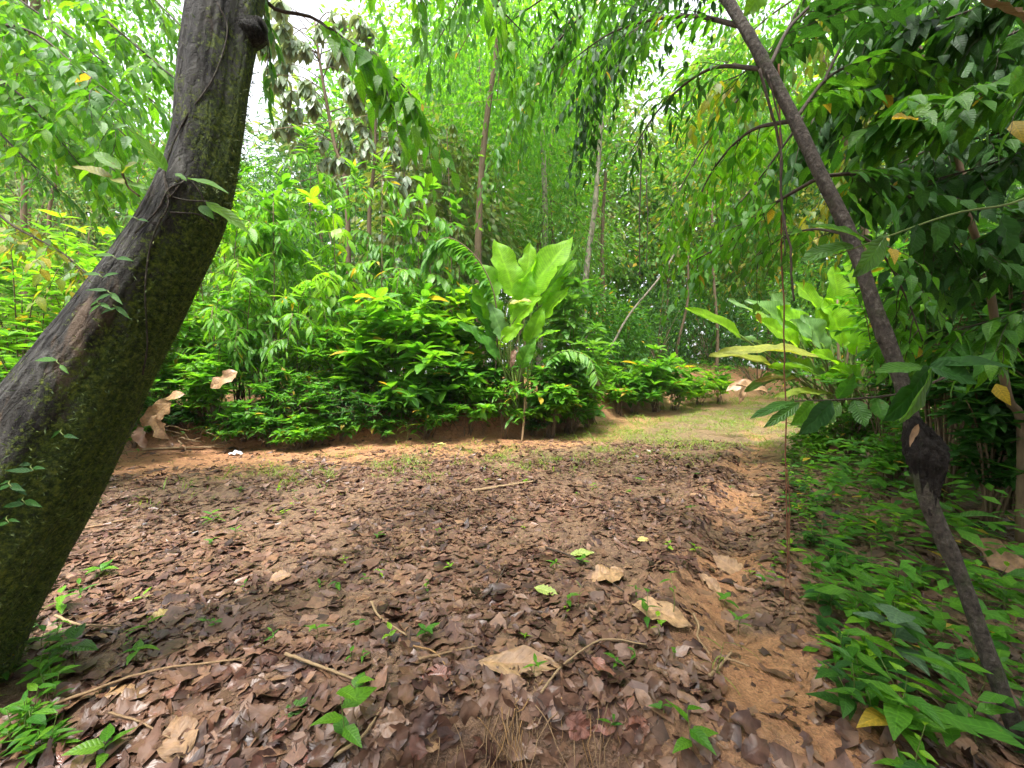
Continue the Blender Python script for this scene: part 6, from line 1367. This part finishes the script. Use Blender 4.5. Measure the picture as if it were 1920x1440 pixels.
for lab, px, py, h, k, s, tn, mn in [
    ('pale velvety heart leaved weed in the lower right', 1670, 1250, .24, 6, .13, 'heart', 'silver_weed'), ('ribbed bright leaf plant beside the crooked trunk', 1810, 1030, .22, 6, .22, 'big', 'ribbed'), ('broad leaved weed at the bottom right', 1680, 1380, .16, 9, .15, 'ovate', 'mid'), ('trailing weed with pale leaves at the bottom right corner', 1830, 1400, .10, 6, .12, 'ovate', 'mid'),
    ('yellow leaved plant right of the black nest', 1850, 915, .28, 7, .22, 'heart', 'lime'), ('long leaf weed reaching across the crooked trunk', 1860, 1150, .20, 6, .22, 'lance', 'mid'), ('weed with narrow leaves under the sandy rut', 1640, 1330, .16, 8, .14, 'lance', 'mid'), ('bright lance leaved weed at the verge edge', 1570, 1120, .14, 8, .11, 'lance', 'bright'), ('weed with twisted yellow leaf by the hanging vine', 1480, 1040, .07, 5, .11, 'lance', 'lime'),
    ('two bright pointed leaves weed in the verge middle', 1690, 1170, .12, 5, .10, 'ovate', 'lime')]:
    if mn == 'silver_weed' and mn not in M: M[mn] = leaf_mat('velvet_weed_leaf', [(0.06, 0.12, 0.06), (0.08, 0.15, 0.075)], trans=0.25, rough=0.6, veins=(7, 3))
    seedling(lab, G(px, py), h, k, s, tn, mn, 'leafy weeds of the right verge', name='weed', cat='weed', pairs=False)
cnt = 0
while cnt < 240:
    y_ = 0.95 + 4.6 * rng.random() ** 1.6; x_ = float(xr_edge(y_)) + rng.exponential(0.55) - 0.05
    b = np.array([x_, y_, g1(x_, y_)]); q, dp = to_px(b)
    if q[0, 0] > 2000 or q[0, 1] > 1560 or vnoise(np.array([x_ * 2.6]), np.array([y_ * 2.6]), 181)[0] < 0.24: continue
    cnt += 1
    tn_, mn_ = ['lance', 'ovate', 'ovate'][cnt % 3], ['mid', 'bright', 'dark', 'mid', 'lime', 'dark', 'mid'][cnt % 7]
    wl_ = {'lance': 'narrow leaved ', 'ovate': 'oval leaved '}[tn_] + {'bright': 'bright green', 'mid': 'mid green', 'dark': 'dark green', 'lime': 'yellow green'}[mn_] + ' weed' + [' with paired leaves', ' with whorled leaves'][cnt % 2]
    seedling(wl_ + ' growing on the right verge', b, rng.uniform(0.04, 0.2), int(rng.integers(3, 11)), rng.uniform(0.04, 0.12), tn_, mn_, wl_ + ' of the right verge', name='weed', cat='weed', pairs=cnt % 2 == 0)
cnt = 0
while cnt < 45:
    px, py = rng.uniform(-20, 130), rng.uniform(1180, 1440)
    b = G(px, py)
    if px > 130 - (py - 1180) * 0.12: cnt += 1; continue
    cnt += 1
    seedling('low leafy green weed at the foot of the mossy trunk', b, rng.uniform(0.04, 0.13), int(rng.integers(4, 8)), rng.uniform(0.05, 0.09), 'lance' if cnt % 3 else 'ovate', ['bright', 'mid'][cnt % 2], 'low weeds at the mossy trunk foot', name='weed', cat='weed')

# ------------------------------------------------------------------ grass and moss on the far track, weeds on the bank
lv = Leaves(); n_ = 46000
x = rng.uniform(-4.5, 9.5, n_); y = rng.uniform(3.2, 14.5, n_); e_ = y - yb(x)
pr_ = (np.exp(-((e_ + 1.6) / 1.0) ** 2) * sstep((x + 4.0) / 1.5) * 0.9 + 0.9 * sstep((y - 4.6) / 1.4) * sstep((x - 0.6) / 1.2)) * (e_ < 0.1) * (x < xr_edge(y) + 1.0) * (fbm(x * 1.6, y * 1.6, 161, 3) > 0.44) * (fbm(x * 6, y * 6, 163, 2) > 0.44)
k_ = rng.random(n_) < pr_; x, y = x[k_], y[k_]; n_ = len(x); print('grass tufts', n_)
for r_ in range(4):
    a = rng.uniform(0, 6.28, n_); xx, yy = x + rng.normal(size=n_) * 0.03, y + rng.normal(size=n_) * 0.03
    lv.add(np.stack([xx, yy, gh(xx, yy) - 0.005], 1), np.stack([np.cos(a) * .6, np.sin(a) * .6, np.full(n_, 0.9)], 1), UP + jit(n_, 0.4), rng.uniform(0.03, 0.12, n_) * (1 + (rng.random(n_) < 0.04)))
T['blade'] = family('grass', 0.09, nv=4, nu=2, fold=0, droop=1.2)
o = lv.build(None, 'blade', 'grass', 0, rest='grass'); tag(o, 'short sparse grass on the far part of the track', None, None, 'stuff')
# low cover on the bank top, under the shrubs and in the thicket
lv = Leaves(); n_ = 12000
x = rng.uniform(-9, 10, n_); y = 1.0 + 16 * rng.random(n_) ** 1.25; e_ = y - yb(x); keep = ((e_ > 0.15) & (e_ < 7)) | ((x > xr_edge(y) + 0.12) & (x < xr_edge(y) + 2.5 + y * 0.3) & (e_ < 0))
x, y = x[keep], y[keep]; n_ = len(x); q = np.repeat(np.stack([x, y, gh(x, y)], 1), 4, 0); n4 = len(q)
q = q + jit(n4, 0.08) * [1, 1, 0] + np.stack([np.zeros(n4), np.zeros(n4), rng.uniform(0.02, 0.35, n4) * (0.4 + fbm(q[:, 0], q[:, 1], 171, 2))], 1)
a = rng.uniform(0, 6.28, n4); lv.add(q, np.stack([np.cos(a), np.sin(a), rng.uniform(-.2, .6, n4)], 1), UP + jit(n4, 0.35), rng.uniform(0.05, 0.16, n4))
o = lv.build(None, 'ovate_lo', 'mid', 0, rest='ground_cover'); tag(o, 'low leafy ground cover under the shrubs', None, None, 'stuff')

# ------------------------------------------------------------------ thin haze volume, added to pale the background
hm = bpy.data.materials.new('added_haze'); hm.use_nodes = True; hn, hl = hm.node_tree.nodes, hm.node_tree.links; hn.clear()
ho = hn.new('ShaderNodeOutputMaterial'); hv = hn.new('ShaderNodeVolumePrincipled'); hv.inputs['Color'].default_value = (0.93, 0.96, 1.0, 1); hv.inputs['Density'].default_value = 0.0007; hv.inputs['Anisotropy'].default_value = 0.3
hl.new(hv.outputs[0], ho.inputs['Volume'])
V = np.array([[a, b, c] for c in (-30.0, 45.0) for a, b in ((-440, -440), (440, -440), (440, 440), (-440, 440))]); F = np.array([[3, 2, 1, 0], [4, 5, 6, 7], [0, 1, 5, 4], [1, 2, 6, 5], [2, 3, 7, 6], [3, 0, 4, 7]])
tag(link('haze', mk_mesh('haze', V, F, None, None, hm, False)), 'thin haze added to pale the far trees', None, None, 'stuff')
